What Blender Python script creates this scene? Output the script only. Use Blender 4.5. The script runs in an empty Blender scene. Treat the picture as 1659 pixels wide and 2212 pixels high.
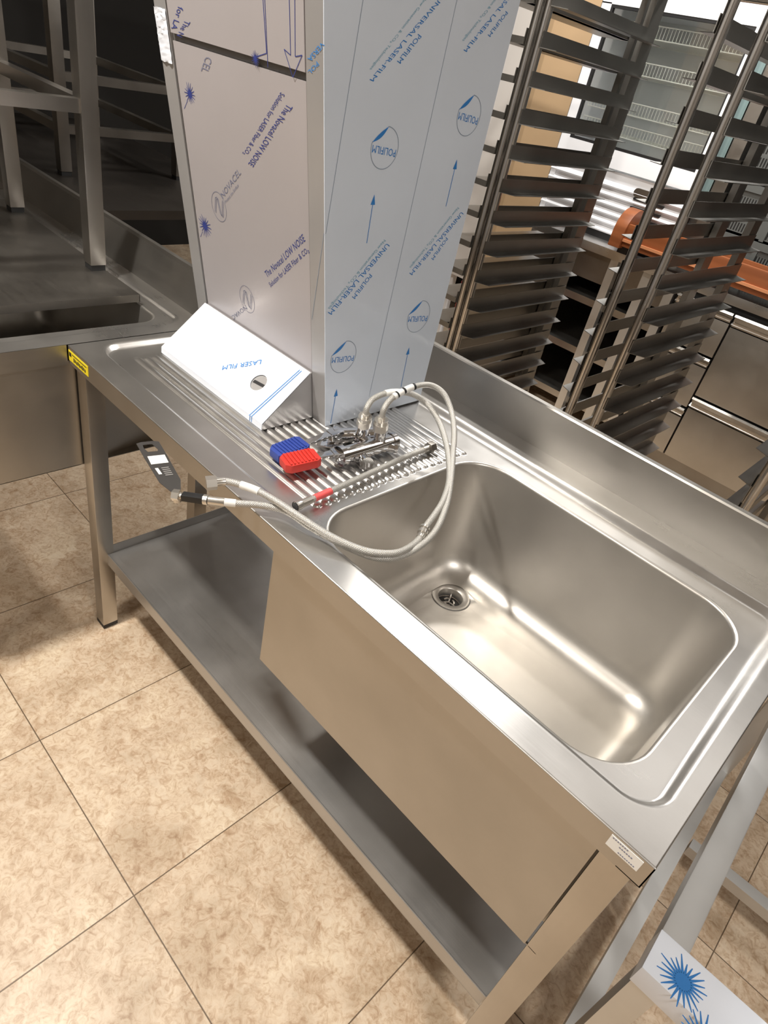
import bpy, bmesh, math, random
import numpy as np
from mathutils import Vector, Matrix

SC = bpy.context.scene
COL = SC.collection
random.seed(7)

# ------------------------------------------------------------------ camera
cam_d = bpy.data.cameras.new('camera')
cam = bpy.data.objects.new('camera', cam_d); COL.objects.link(cam)
cam_d.sensor_fit = 'HORIZONTAL'; cam_d.sensor_width = 36.0
cam_d.lens = 1401.957 / 1659 * 36.0
cam_d.clip_start = 0.02; cam_d.clip_end = 60
right = Vector((0.689, 0.698, 0.1949)); down = Vector((0.5261, -0.2968, -0.797)); fwd = Vector((-0.4985, 0.6516, -0.5717))
M = Matrix((( right[0], -down[0], -fwd[0], 1.313),
            ( right[1], -down[1], -fwd[1], -0.525),
            ( right[2], -down[2], -fwd[2], 1.4746),
            (0, 0, 0, 1)))
cam.matrix_world = M
SC.camera = cam

# ------------------------------------------------------------------ world, exposure
SC.view_settings.view_transform = 'Standard'
SC.view_settings.look = 'None'
SC.view_settings.exposure = 0.0
SC.view_settings.gamma = 1.0
SC.view_settings.use_curve_mapping = False
w = bpy.data.worlds.new('world'); SC.world = w; w.use_nodes = True
w.node_tree.nodes['Background'].inputs[0].default_value = (0.85, 0.92, 1.0, 1)
w.node_tree.nodes['Background'].inputs[1].default_value = 0.03

# ceiling luminaires: x, y, size_x, size_y, watts, colour
LAMPS = [
    (-0.20, 1.55, 0.13, 0.13, 23, (1.0, 0.96, 0.90)),
    (0.00, -0.68, 0.12, 0.12, 66, (1.0, 0.95, 0.87)),
    (2.40, -0.50, 0.40, 0.40, 35, (1.0, 0.96, 0.91)),
    (0.15, 2.35, 0.50, 0.20, 46, (1.0, 0.98, 0.95)),
    (1.60, 2.10, 1.20, 0.90, 5, (1.0, 0.98, 0.95)),  # unseen panel added for a soft gloss along the steel rim
    (0.80, -2.60, 0.50, 0.50, 22, (1.0, 0.95, 0.87)),
]
CEIL = 2.75

# ------------------------------------------------------------------ material helpers
def new_mat(name):
    m = bpy.data.materials.new(name); m.use_nodes = True
    nt = m.node_tree; b = nt.nodes['Principled BSDF']
    return m, nt, b
def N(nt, typ, **kw):
    n = nt.nodes.new(typ)
    for k, v in kw.items(): setattr(n, k, v)
    return n
def ramp(nt, src, stops):
    r = N(nt, 'ShaderNodeValToRGB'); nt.links.new(src, r.inputs[0])
    e = r.color_ramp.elements
    while len(e) < len(stops): e.new(0.5)
    for el, (p, c) in zip(e, stops):
        el.position = p; el.color = (c[0], c[1], c[2], 1) if not isinstance(c, float) else (c, c, c, 1)
    return r.outputs[0]
def obj_coord(nt, scale=(1, 1, 1)):
    tc = N(nt, 'ShaderNodeTexCoord'); mp = N(nt, 'ShaderNodeMapping'); mp.inputs['Scale'].default_value = scale
    nt.links.new(tc.outputs['Object'], mp.inputs[0]); return mp.outputs[0]

def steel(name, col=(0.60, 0.57, 0.53), rough=0.32, grain=(3, 260, 260), bump=0.02, rvar=0.10, smudge=0.0, metal=1.0, aniso=0.0):
    m, nt, b = new_mat(name)
    b.inputs['Metallic'].default_value = metal
    v = obj_coord(nt, grain)
    n = N(nt, 'ShaderNodeTexNoise'); n.inputs['Scale'].default_value = 1.0; n.inputs['Detail'].default_value = 4
    nt.links.new(v, n.inputs['Vector'])
    v2 = obj_coord(nt, (5, 5, 5)); n2 = N(nt, 'ShaderNodeTexNoise'); n2.inputs['Scale'].default_value = 1.3; n2.inputs['Detail'].default_value = 6
    nt.links.new(v2, n2.inputs['Vector'])
    mr = N(nt, 'ShaderNodeMapRange'); mr.inputs['To Min'].default_value = rough - rvar * .5; mr.inputs['To Max'].default_value = rough + rvar * .5
    nt.links.new(n.outputs[0], mr.inputs[0])
    ad = N(nt, 'ShaderNodeMath', operation='MULTIPLY_ADD'); nt.links.new(n2.outputs[0], ad.inputs[0]); ad.inputs[1].default_value = 0.14 + smudge
    nt.links.new(mr.outputs[0], ad.inputs[2]); sb = N(nt, 'ShaderNodeMath', operation='SUBTRACT'); nt.links.new(ad.outputs[0], sb.inputs[0]); sb.inputs[1].default_value = 0.07 + smudge / 2
    nt.links.new(sb.outputs[0], b.inputs['Roughness'])
    c = ramp(nt, n2.outputs[0], [(0.3, tuple(x * .90 for x in col)), (0.7, tuple(min(1, x * 1.06) for x in col))])
    nt.links.new(c, b.inputs['Base Color'])
    bp = N(nt, 'ShaderNodeBump'); bp.inputs['Strength'].default_value = bump; bp.inputs['Distance'].default_value = 0.01
    nt.links.new(n.outputs[0], bp.inputs['Height']); nt.links.new(bp.outputs[0], b.inputs['Normal'])
    if aniso:
        b.inputs['Anisotropic'].default_value = aniso
    return m

def plain(name, col, rough=0.5, metal=0.0, spec=0.5, var=0.0, vscale=6, coat=0.0, alpha=None, trans=0.0):
    m, nt, b = new_mat(name)
    b.inputs['Roughness'].default_value = rough; b.inputs['Metallic'].default_value = metal
    b.inputs['Specular IOR Level'].default_value = spec
    b.inputs['Coat Weight'].default_value = coat
    b.inputs['Transmission Weight'].default_value = trans
    if var:
        n = N(nt, 'ShaderNodeTexNoise'); n.inputs['Scale'].default_value = vscale; n.inputs['Detail'].default_value = 5
        nt.links.new(obj_coord(nt), n.inputs['Vector'])
        c = ramp(nt, n.outputs[0], [(0.3, tuple(x * (1 - var) for x in col)), (0.7, tuple(min(1, x * (1 + var)) for x in col))])
        nt.links.new(c, b.inputs['Base Color'])
    else:
        b.inputs['Base Color'].default_value = (*col, 1)
    return m

MT = {}
MT['top'] = steel('brushed_steel_top', (0.60, 0.585, 0.565), 0.30, (4, 320, 320), 0.008, 0.05, 0.10, metal=0.95)
MT['bowl'] = steel('satin_bowl_steel', (0.53, 0.505, 0.47), 0.39, (60, 60, 400), 0.01, 0.06, metal=0.88)
MT['panel'] = steel('brushed_steel_panel', (0.44, 0.42, 0.39), 0.36, (3, 3, 420), 0.02, 0.08, 0.06, metal=0.97)
MT['leg'] = steel('brushed_steel_leg', (0.50, 0.475, 0.44), 0.33, (300, 300, 4), 0.02, 0.08)
MT['shelf'] = steel('brushed_steel_shelf', (0.48, 0.47, 0.46), 0.36, (4, 320, 320), 0.02, 0.10, 0.1, metal=0.85)
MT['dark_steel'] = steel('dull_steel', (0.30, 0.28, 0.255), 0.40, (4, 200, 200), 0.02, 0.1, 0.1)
MT['shade_top'] = steel('shade_worktop_steel', (0.10, 0.09, 0.082), 0.5, (4, 200, 200), 0.02, 0.1, 0.1)  # worktop steel blackened to hold the shade of the unlit corner
MT['tube'] = steel('polished_tube_steel', (0.62, 0.60, 0.57), 0.22, (200, 200, 4), 0.02, 0.08)
MT['slide'] = steel('slide_steel', (0.36, 0.35, 0.33), 0.38, (200, 4, 200), 0.02, 0.1, 0.1)
MT['nickel'] = plain('nickel_fitting', (0.66, 0.63, 0.58), 0.28, 0.9)
MT['chrome'] = plain('chrome', (0.80, 0.80, 0.82), 0.06, 1.0)
MT['seam'] = plain('seam_grey', (0.10, 0.095, 0.09), 0.5)
MT['galv'] = steel('galvanised_steel', (0.66, 0.66, 0.65), 0.45, (12, 12, 12), 0.03, 0.12, 0.1, metal=0.85)
MT['black_rubber'] = plain('black_rubber', (0.015, 0.015, 0.016), 0.6)
MT['white_paint'] = plain('white_paint', (0.86, 0.87, 0.90), 0.35)
MT['glass'] = plain('glass', (0.96, 0.98, 0.975), 0.02, 0.0, 0.5, trans=1.0)
MT['wire'] = plain('white_wire', (0.85, 0.85, 0.78), 0.4)
MT['card'] = plain('cardboard', (0.50, 0.345, 0.20), 0.85, var=0.10, vscale=3)
MT['black'] = plain('black_plastic', (0.012, 0.012, 0.013), 0.45)
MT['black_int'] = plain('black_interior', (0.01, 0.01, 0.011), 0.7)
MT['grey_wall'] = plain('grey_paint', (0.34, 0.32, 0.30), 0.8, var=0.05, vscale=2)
MT['shade_wall'] = plain('shade_wall_colour', (0.007, 0.006, 0.005), 0.8, var=0.2, vscale=2)  # near-black colour holds the darkness of the unlit depth of the room
MT['ceil'] = plain('ceiling_paint', (0.55, 0.54, 0.52), 0.9, var=0.03, vscale=2)
MT['navy'] = plain('navy_ink', (0.03, 0.045, 0.22), 0.5)
MT['ink_grey'] = plain('grey_ink', (0.16, 0.17, 0.25), 0.5)
MT['ink_blue'] = plain('blue_ink', (0.03, 0.20, 0.55), 0.5)
MT['ink_teal'] = plain('teal_ink', (0.20, 0.40, 0.52), 0.5)
MT['ink_line'] = plain('line_ink', (0.22, 0.28, 0.36), 0.5)
MT['film_blue'] = plain('pale_blue_film', (0.68, 0.75, 0.85), 0.22, 0.05, 0.5, var=0.035, vscale=5, coat=0.15)
MT['film_white'] = plain('white_film', (0.80, 0.84, 0.92), 0.30, 0.0, 0.5, var=0.015, vscale=5, coat=0.1)
MT['film_grey'] = plain('grey_lilac_film', (0.47, 0.44, 0.45), 0.30, 0.25, 0.5, var=0.03, vscale=4, coat=0.1)
MT['film_steel'] = plain('film_over_steel', (0.50, 0.49, 0.49), 0.28, 0.5, 0.5, var=0.04, vscale=5)
MT['red'] = plain('red_plastic', (0.55, 0.035, 0.025), 0.35)
MT['blue'] = plain('blue_plastic', (0.03, 0.06, 0.30), 0.35)
MT['red_label'] = plain('red_label', (0.75, 0.10, 0.10), 0.4)
MT['white_label'] = plain('white_label', (0.80, 0.79, 0.76), 0.5)
MT['yellow'] = plain('yellow_label', (0.85, 0.68, 0.02), 0.45)
MT['teal_glass'] = plain('teal_glass', (0.20, 0.28, 0.28), 0.12, 0.2, 0.5)

def wood_mat():
    m, nt, b = new_mat('orange_wood')
    wv = N(nt, 'ShaderNodeTexWave'); wv.inputs['Scale'].default_value = 2; wv.inputs['Distortion'].default_value = 5; wv.inputs['Detail'].default_value = 3
    wv.bands_direction = 'Z'
    nt.links.new(obj_coord(nt, (0.5, 3, 3)), wv.inputs['Vector'])
    c = ramp(nt, wv.outputs['Fac'], [(0.2, (0.22, 0.065, 0.020)), (0.8, (0.28, 0.088, 0.030))])
    nt.links.new(c, b.inputs['Base Color']); b.inputs['Roughness'].default_value = 0.4
    return m
MT['wood'] = wood_mat()

def floor_mat():
    m, nt, b = new_mat('beige_marbled_tile')
    tc = N(nt, 'ShaderNodeTexCoord')
    mp = N(nt, 'ShaderNodeMapping'); mp.inputs['Location'].default_value = (-0.2657 / 0.45, 0.2516 / 0.45, 0); mp.inputs['Scale'].default_value = (1 / 0.45,) * 3
    nt.links.new(tc.outputs['Object'], mp.inputs[0])
    sp = N(nt, 'ShaderNodeSeparateXYZ'); nt.links.new(mp.outputs[0], sp.inputs[0])
    def edge(s):
        f = N(nt, 'ShaderNodeMath', operation='FRACT'); nt.links.new(s, f.inputs[0])
        a = N(nt, 'ShaderNodeMath', operation='SUBTRACT'); nt.links.new(f.outputs[0], a.inputs[0]); a.inputs[1].default_value = 0.5
        ab = N(nt, 'ShaderNodeMath', operation='ABSOLUTE'); nt.links.new(a.outputs[0], ab.inputs[0]); return ab.outputs[0]
    mx = N(nt, 'ShaderNodeMath', operation='MAXIMUM'); nt.links.new(edge(sp.outputs[0]), mx.inputs[0]); nt.links.new(edge(sp.outputs[1]), mx.inputs[1])
    g = N(nt, 'ShaderNodeMapRange'); g.inputs['From Min'].default_value = 0.4962; g.inputs['From Max'].default_value = 0.4985
    nt.links.new(mx.outputs[0], g.inputs[0])
    # per tile tone
    fx = N(nt, 'ShaderNodeVectorMath', operation='FLOOR'); nt.links.new(mp.outputs[0], fx.inputs[0])
    wn = N(nt, 'ShaderNodeTexWhiteNoise'); nt.links.new(fx.outputs[0], wn.inputs['Vector'])
    sc = N(nt, 'ShaderNodeVectorMath', operation='SCALE'); nt.links.new(wn.outputs['Color'], sc.inputs[0]); sc.inputs['Scale'].default_value = 7
    ad = N(nt, 'ShaderNodeVectorMath', operation='ADD'); nt.links.new(tc.outputs['Object'], ad.inputs[0]); nt.links.new(sc.outputs[0], ad.inputs[1])
    n1 = N(nt, 'ShaderNodeTexNoise'); n1.inputs['Scale'].default_value = 7; n1.inputs['Detail'].default_value = 8; n1.inputs['Roughness'].default_value = 0.62; n1.inputs['Distortion'].default_value = 0.6
    n2 = N(nt, 'ShaderNodeTexNoise'); n2.inputs['Scale'].default_value = 55; n2.inputs['Detail'].default_value = 6; n2.inputs['Roughness'].default_value = 0.65; n2.inputs['Distortion'].default_value = 1.4
    n3 = N(nt, 'ShaderNodeTexNoise'); n3.inputs['Scale'].default_value = 24; n3.inputs['Detail'].default_value = 10; n3.inputs['Roughness'].default_value = 0.7; n3.inputs['Distortion'].default_value = 0.8
    for n in (n1, n2, n3): nt.links.new(ad.outputs[0], n.inputs['Vector'])
    c1 = ramp(nt, n1.outputs[0], [(0.35, (0.60, 0.47, 0.335)), (0.52, (0.74, 0.60, 0.45)), (0.68, (0.84, 0.71, 0.54))])
    c2 = ramp(nt, n2.outputs[0], [(0.36, (0.66, 0.54, 0.44)), (0.50, (0.93, 0.88, 0.83)), (0.60, (1.0, 1.0, 1.0))])
    mm = N(nt, 'ShaderNodeMix', data_type='RGBA', blend_type='MULTIPLY'); mm.inputs[0].default_value = 0.75
    nt.links.new(c1, mm.inputs[6]); nt.links.new(c2, mm.inputs[7])
    c3 = ramp(nt, n3.outputs[0], [(0.34, (0.62, 0.50, 0.39)), (0.50, (1, 1, 1))])
    m3 = N(nt, 'ShaderNodeMix', data_type='RGBA', blend_type='MULTIPLY'); m3.inputs[0].default_value = 0.6
    nt.links.new(mm.outputs[2], m3.inputs[6]); nt.links.new(c3, m3.inputs[7])
    tn = ramp(nt, wn.outputs['Value'], [(0.0, (0.93, 0.93, 0.93)), (1.0, (1.0, 1.0, 1.0))])
    m4 = N(nt, 'ShaderNodeMix', data_type='RGBA', blend_type='MULTIPLY'); m4.inputs[0].default_value = 1
    nt.links.new(m3.outputs[2], m4.inputs[6]); nt.links.new(tn, m4.inputs[7])
    m5 = N(nt, 'ShaderNodeMix', data_type='RGBA'); nt.links.new(g.outputs[0], m5.inputs[0]); nt.links.new(m4.outputs[2], m5.inputs[6])
    m5.inputs[7].default_value = (0.13, 0.085, 0.05, 1)
    nt.links.new(m5.outputs[2], b.inputs['Base Color'])
    b.inputs['Roughness'].default_value = 0.42
    bp = N(nt, 'ShaderNodeBump'); bp.inputs['Strength'].default_value = 0.3; bp.inputs['Distance'].default_value = 0.002; bp.invert = True
    nt.links.new(g.outputs[0], bp.inputs['Height']); nt.links.new(bp.outputs[0], b.inputs['Normal'])
    return m
MT['floor'] = floor_mat()

def braid_mat():
    m, nt, b = new_mat('braided_steel_hose')
    uv = N(nt, 'ShaderNodeTexCoord')
    def wave(rot):
        mp = N(nt, 'ShaderNodeMapping'); mp.inputs['Rotation'].default_value = (0, 0, rot); nt.links.new(uv.outputs['UV'], mp.inputs[0])
        wv = N(nt, 'ShaderNodeTexWave'); wv.inputs['Scale'].default_value = 1.4; nt.links.new(mp.outputs[0], wv.inputs['Vector']); return wv.outputs['Fac']
    mx = N(nt, 'ShaderNodeMath', operation='MULTIPLY'); nt.links.new(wave(0.8), mx.inputs[0]); nt.links.new(wave(-0.8), mx.inputs[1])
    c = ramp(nt, mx.outputs[0], [(0.0, (0.30, 0.285, 0.26)), (0.45, (0.74, 0.72, 0.68))]); nt.links.new(c, b.inputs['Base Color'])
    b.inputs['Metallic'].default_value = 0.60; b.inputs['Roughness'].default_value = 0.42
    bp = N(nt, 'ShaderNodeBump'); bp.inputs['Strength'].default_value = 0.5; bp.inputs['Distance'].default_value = 0.001
    nt.links.new(mx.outputs[0], bp.inputs['Height']); nt.links.new(bp.outputs[0], b.inputs['Normal'])
    return m
MT['braid'] = braid_mat()

def lamp_mat():
    m, nt, b = new_mat('lamp_diffuser')
    b.inputs['Base Color'].default_value = (0.9, 0.9, 0.9, 1)
    b.inputs['Emission Color'].default_value = (1, 0.95, 0.88, 1); b.inputs['Emission Strength'].default_value = 0.3
    return m
MT['lamp'] = lamp_mat()

# ------------------------------------------------------------------ geometry helpers
class MB:
    """collects shapes in world coordinates and links them as one mesh object"""
    def __init__(s): s.v = []; s.f = []; s.uv = None
    def add(s, verts, faces):
        o = len(s.v); s.v += [tuple(p) for p in verts]; s.f += [tuple(o + i for i in f) for f in faces]; return s
    def box(s, x0, x1, y0, y1, z0, z1):
        if x0 > x1: x0, x1 = x1, x0
        if y0 > y1: y0, y1 = y1, y0
        if z0 > z1: z0, z1 = z1, z0
        v = [(x0, y0, z0), (x1, y0, z0), (x1, y1, z0), (x0, y1, z0), (x0, y0, z1), (x1, y0, z1), (x1, y1, z1), (x0, y1, z1)]
        return s.add(v, [(0, 3, 2, 1), (4, 5, 6, 7), (0, 1, 5, 4), (1, 2, 6, 5), (2, 3, 7, 6), (3, 0, 4, 7)])
    def prism(s, poly, vec):
        n = len(poly); vec = Vector(vec); p = [Vector(q) for q in poly]
        v = p + [q + vec for q in p]
        f = [tuple(range(n))[::-1], tuple(range(n, 2 * n))] + [(i, (i + 1) % n, n + (i + 1) % n, n + i) for i in range(n)]
        return s.add(v, f)
    def obox(s, c, ax, ay, az):
        c = Vector(c); ax = Vector(ax); ay = Vector(ay); az = Vector(az)
        v = [c + i * ax + j * ay + k * az for k in (-1, 1) for (i, j) in ((-1, -1), (1, -1), (1, 1), (-1, 1))]
        return s.add(v, [(0, 3, 2, 1), (4, 5, 6, 7), (0, 1, 5, 4), (1, 2, 6, 5), (2, 3, 7, 6), (3, 0, 4, 7)])
    def tube(s, pts, r, n=12, uvs=False, cap=True):
        pts = [Vector(p) for p in pts]; rr = r if isinstance(r, (list, tuple)) else [r] * len(pts)
        o = len(s.v); t0 = (pts[1] - pts[0]).normalized(); up = Vector((0, 0, 1)) if abs(t0.z) < .9 else Vector((1, 0, 0))
        a = t0.cross(up).normalized(); L = 0
        if s.uv is None: s.uv = {}
        for i, p in enumerate(pts):
            t = (pts[min(i + 1, len(pts) - 1)] - pts[max(i - 1, 0)]).normalized()
            a = (a - t * a.dot(t)).normalized(); bb = t.cross(a)
            if i: L += (p - pts[i - 1]).length
            for k in range(n):
                th = 2 * math.pi * k / n
                s.v.append(tuple(p + rr[i] * (math.cos(th) * a + math.sin(th) * bb)))
                s.uv[o + i * n + k] = (L * 1000 / 10, k / n * 4)
        for i in range(len(pts) - 1):
            for k in range(n):
                s.f.append((o + i * n + k, o + i * n + (k + 1) % n, o + (i + 1) * n + (k + 1) % n, o + (i + 1) * n + k))
        if cap:
            s.f.append(tuple(o + k for k in range(n))[::-1]); s.f.append(tuple(o + (len(pts) - 1) * n + k for k in range(n)))
        return s
    def build(s, name, mat, parent=None, smooth=False, bevel=0.0, seg=2, sharp=None):
        me = bpy.data.meshes.new(name)
        off = Vector((0, 0, 0))
        p = parent
        while p is not None: off += Vector(p.location); p = p.parent
        me.from_pydata([tuple(Vector(q) - off) for q in s.v], [], s.f)
        me.materials.append(mat)
        if s.uv:
            ul = me.uv_layers.new(name='UVMap')
            for lp in me.loops: ul.data[lp.index].uv = s.uv.get(lp.vertex_index, (0, 0))
        o = bpy.data.objects.new(name, me); COL.objects.link(o)
        if parent is not None: o.parent = parent
        if bevel:
            bm = bmesh.new(); bm.from_mesh(me); bmesh.ops.remove_doubles(bm, verts=bm.verts, dist=1e-6)
            es = [e for e in bm.edges if len(e.link_faces) == 2 and e.calc_face_angle(0) > 0.5]
            bmesh.ops.bevel(bm, geom=es, offset=bevel, segments=seg, affect='EDGES', profile=0.7)
            bmesh.ops.recalc_face_normals(bm, faces=bm.faces)
            bm.to_mesh(me); bm.free()
        if smooth or bevel:
            for pl in me.polygons: pl.use_smooth = True
            me.set_sharp_from_angle(angle=math.radians(sharp or 35))
        return o

def tag(o, label=None, cat=None, group=None, kind=None):
    if label: o['label'] = label
    if cat: o['category'] = cat
    if group: o['group'] = group
    if kind: o['kind'] = kind
    return o
def empty(name, loc, label, cat, group=None):
    o = bpy.data.objects.new(name, None); COL.objects.link(o); o.location = loc; o.empty_display_size = 0.05
    return tag(o, label, cat, group)
def copy_tree(o, parent=None):
    c = o.copy(); COL.objects.link(c); c.parent = parent
    for ch in [x for x in bpy.data.objects if x.parent == o]: copy_tree(ch, c)
    return c
def smooth_path(P, n=6):
    P = [Vector(p) for p in P]; out = []
    for i in range(len(P) - 1):
        p0 = P[max(i - 1, 0)]; p1 = P[i]; p2 = P[i + 1]; p3 = P[min(i + 2, len(P) - 1)]
        for k in range(n):
            t = k / n
            out.append(0.5 * ((2 * p1) + (p2 - p0) * t + (2 * p0 - 5 * p1 + 4 * p2 - p3) * t * t + (3 * p1 - p0 - 3 * p2 + p3) * t ** 3))
    out.append(P[-1]); return out
_tc = {}
def text_mesh(txt, bold=0.0):
    if txt not in _tc:
        cu = bpy.data.curves.new('lettering', 'FONT'); cu.body = txt; cu.resolution_u = 2; cu.offset = 0.0
        ob = bpy.data.objects.new('lettering', cu); COL.objects.link(ob)
        dg = bpy.context.evaluated_depsgraph_get(); me = bpy.data.meshes.new_from_object(ob.evaluated_get(dg))
        v = [tuple(q.co) for q in me.vertices]; f = [tuple(p.vertices) for p in me.polygons]
        bpy.data.objects.remove(ob); bpy.data.curves.remove(cu); bpy.data.meshes.remove(me)
        _tc[txt] = (v, f)
    return _tc[txt]
def lettering(name, txt, p0, p1, p2, mat, parent, off, cap=0.70):
    """flat printed text: p0 baseline start, p1 baseline end, p2 top of the start, off lifts it off the sheet"""
    v, f = text_mesh(txt); x0 = min(q[0] for q in v); x1 = max(q[0] for q in v)
    p0 = Vector(p0); U = Vector(p1) - p0; V = Vector(p2) - p0; V = V - U.normalized() * V.dot(U.normalized()) * 0.0
    m = MB(); m.add([p0 + U * ((q[0] - x0) / (x1 - x0)) + V * (q[1] / cap) + Vector(off) for q in v], f)
    return m.build(name, mat, parent)
def ribbon(name, pts, wd, nrm, mat, parent, off, closed=False):
    """thin printed line of a given width lying in the plane with normal nrm"""
    nrm = Vector(nrm).normalized(); m = MB(); P = [Vector(p) + Vector(off) for p in pts]
    seg = list(zip(P[:-1], P[1:])) + ([(P[-1], P[0])] if closed else [])
    for a, b in seg:
        d = (b - a).normalized(); s = d.cross(nrm) * wd / 2
        m.add([a - s, b - s, b + s, a + s], [(0, 1, 2, 3)])
    return m.build(name, mat, parent)

# ------------------------------------------------------------------ the room
def struct(name, mb, mat):
    o = mb.build(name, mat); o['kind'] = 'structure'; return o
struct('floor', MB().box(-3.2, 4.2, -3.6, 3.6, -0.08, 0), MT['floor'])
struct('ceiling', MB().box(-3.2, 4.2, -3.6, 3.6, CEIL, CEIL + 0.1), MT['ceil'])
struct('wall_left', MB().box(-3.3, -3.2, -3.6, 3.6, 0, CEIL), MT['shade_wall'])
struct('wall_right', MB().box(4.2, 4.3, -3.6, 3.6, 0, CEIL), MT['grey_wall'])
struct('wall_front', MB().box(-3.2, 4.2, -3.7, -3.6, 0, CEIL), MT['grey_wall'])
struct('wall_back', MB().box(-3.2, 4.2, 3.6, 3.7, 0, CEIL), MT['shade_wall'])

LP = ['above the corner of the two sink tables', 'in front of the sink table', 'to the right of the sink table',
      'above the tray racks', 'above the right hand rack, added for a soft gloss on the rim', 'behind the viewer']
for (lx, ly, sx, sy, wt, colr), where in zip(LAMPS, LP):
    t = empty('ceiling_light', (lx, ly, CEIL), 'flat white ceiling light panel %s' % where, 'ceiling light', 'ceiling light panels')
    fr = MB()
    fr.box(lx - sx / 2 - .02, lx + sx / 2 + .02, ly - sy / 2 - .02, ly - sy / 2, CEIL - .04, CEIL); fr.box(lx - sx / 2 - .02, lx + sx / 2 + .02, ly + sy / 2, ly + sy / 2 + .02, CEIL - .04, CEIL)
    fr.box(lx - sx / 2 - .02, lx - sx / 2, ly - sy / 2, ly + sy / 2, CEIL - .04, CEIL); fr.box(lx + sx / 2, lx + sx / 2 + .02, ly - sy / 2, ly + sy / 2, CEIL - .04, CEIL)
    fr.build('frame', MT['white_paint'], t)
    MB().box(lx - sx / 2, lx + sx / 2, ly - sy / 2, ly + sy / 2, CEIL - .03, CEIL - .01).build('diffuser', MT['lamp'], t)
    ld = bpy.data.lights.new('lamp_light', 'AREA'); ld.shape = 'RECTANGLE'; ld.size = sx; ld.size_y = sy; ld.energy = wt; ld.color = colr
    lo = bpy.data.objects.new('lamp_light', ld); COL.objects.link(lo); lo.parent = t; lo.location = (0, 0, -0.05)

# ------------------------------------------------------------------ sheet with basin opening (height field)
def rr_sdf(x, y, x0, x1, y0, y1, r):
    cx, cy = (x0 + x1) / 2, (y0 + y1) / 2; hx, hy = (x1 - x0) / 2 - r, (y1 - y0) / 2 - r
    qx = np.abs(x - cx) - hx; qy = np.abs(y - cy) - hy
    return np.hypot(np.maximum(qx, 0), np.maximum(qy, 0)) + np.minimum(np.maximum(qx, qy), 0) - r
def sstep(t): t = np.clip(t, 0, 1); return t * t * (3 - 2 * t)
def sheet(name, X, Y, zf, opening, mat, parent, thick=None):
    """surface z = zf(x, y) over the grid X x Y with a rounded rectangular hole whose rim verts sit on the curve"""
    gx, gy = np.meshgrid(X, Y, indexing='ij'); ax, ay = gx.copy(), gy.copy()
    keep = np.ones((len(X) - 1, len(Y) - 1), bool)
    if opening:
        sd = rr_sdf(gx, gy, *opening); ins = sd < 0
        keep = ~(ins[:-1, :-1] & ins[1:, :-1] & ins[:-1, 1:] & ins[1:, 1:])
        for _ in range(3):
            s = rr_sdf(ax, ay, *opening); e = 1e-5
            nx = (rr_sdf(ax + e, ay, *opening) - s) / e; ny = (rr_sdf(ax, ay + e, *opening) - s) / e
            ax = np.where(ins, ax - nx * s, ax); ay = np.where(ins, ay - ny * s, ay)
    z = zf(ax, ay)
    used = np.zeros(gx.shape, bool)
    used[:-1, :-1] |= keep; used[1:, :-1] |= keep; used[:-1, 1:] |= keep; used[1:, 1:] |= keep
    idx = -np.ones(gx.shape, int); idx[used] = np.arange(used.sum())
    V = np.stack([ax[used], ay[used], z[used]], 1)
    ii, jj = np.nonzero(keep)
    F = np.stack([idx[ii, jj], idx[ii + 1, jj], idx[ii + 1, jj + 1], idx[ii, jj + 1]], 1)
    m = MB(); m.v = [tuple(p) for p in V.tolist()]; m.f = [tuple(f) for f in F.tolist()]
    return m.build(name, mat, parent, smooth=True, sharp=60)
def rr_ring(x0, x1, y0, y1, r, z, n=10, m=6):
    P = []
    cs = [(x1 - r, y1 - r, 0), (x0 + r, y1 - r, 90), (x0 + r, y0 + r, 180), (x1 - r, y0 + r, 270)]
    for k, (cx, cy, a0) in enumerate(cs):
        for i in range(n + 1):
            a = math.radians(a0 + 90 * i / n); P.append((cx + r * math.cos(a), cy + r * math.sin(a), z))
        nx_ = cs[(k + 1) % 4]; a = math.radians(a0 + 90); q0 = (cx + r * math.cos(a), cy + r * math.sin(a))
        q1 = (nx_[0] + r * math.cos(a), nx_[1] + r * math.sin(a))
        for i in range(1, m): P.append((q0[0] + (q1[0] - q0[0]) * i / m, q0[1] + (q1[1] - q0[1]) * i / m, z))
    return P
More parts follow.
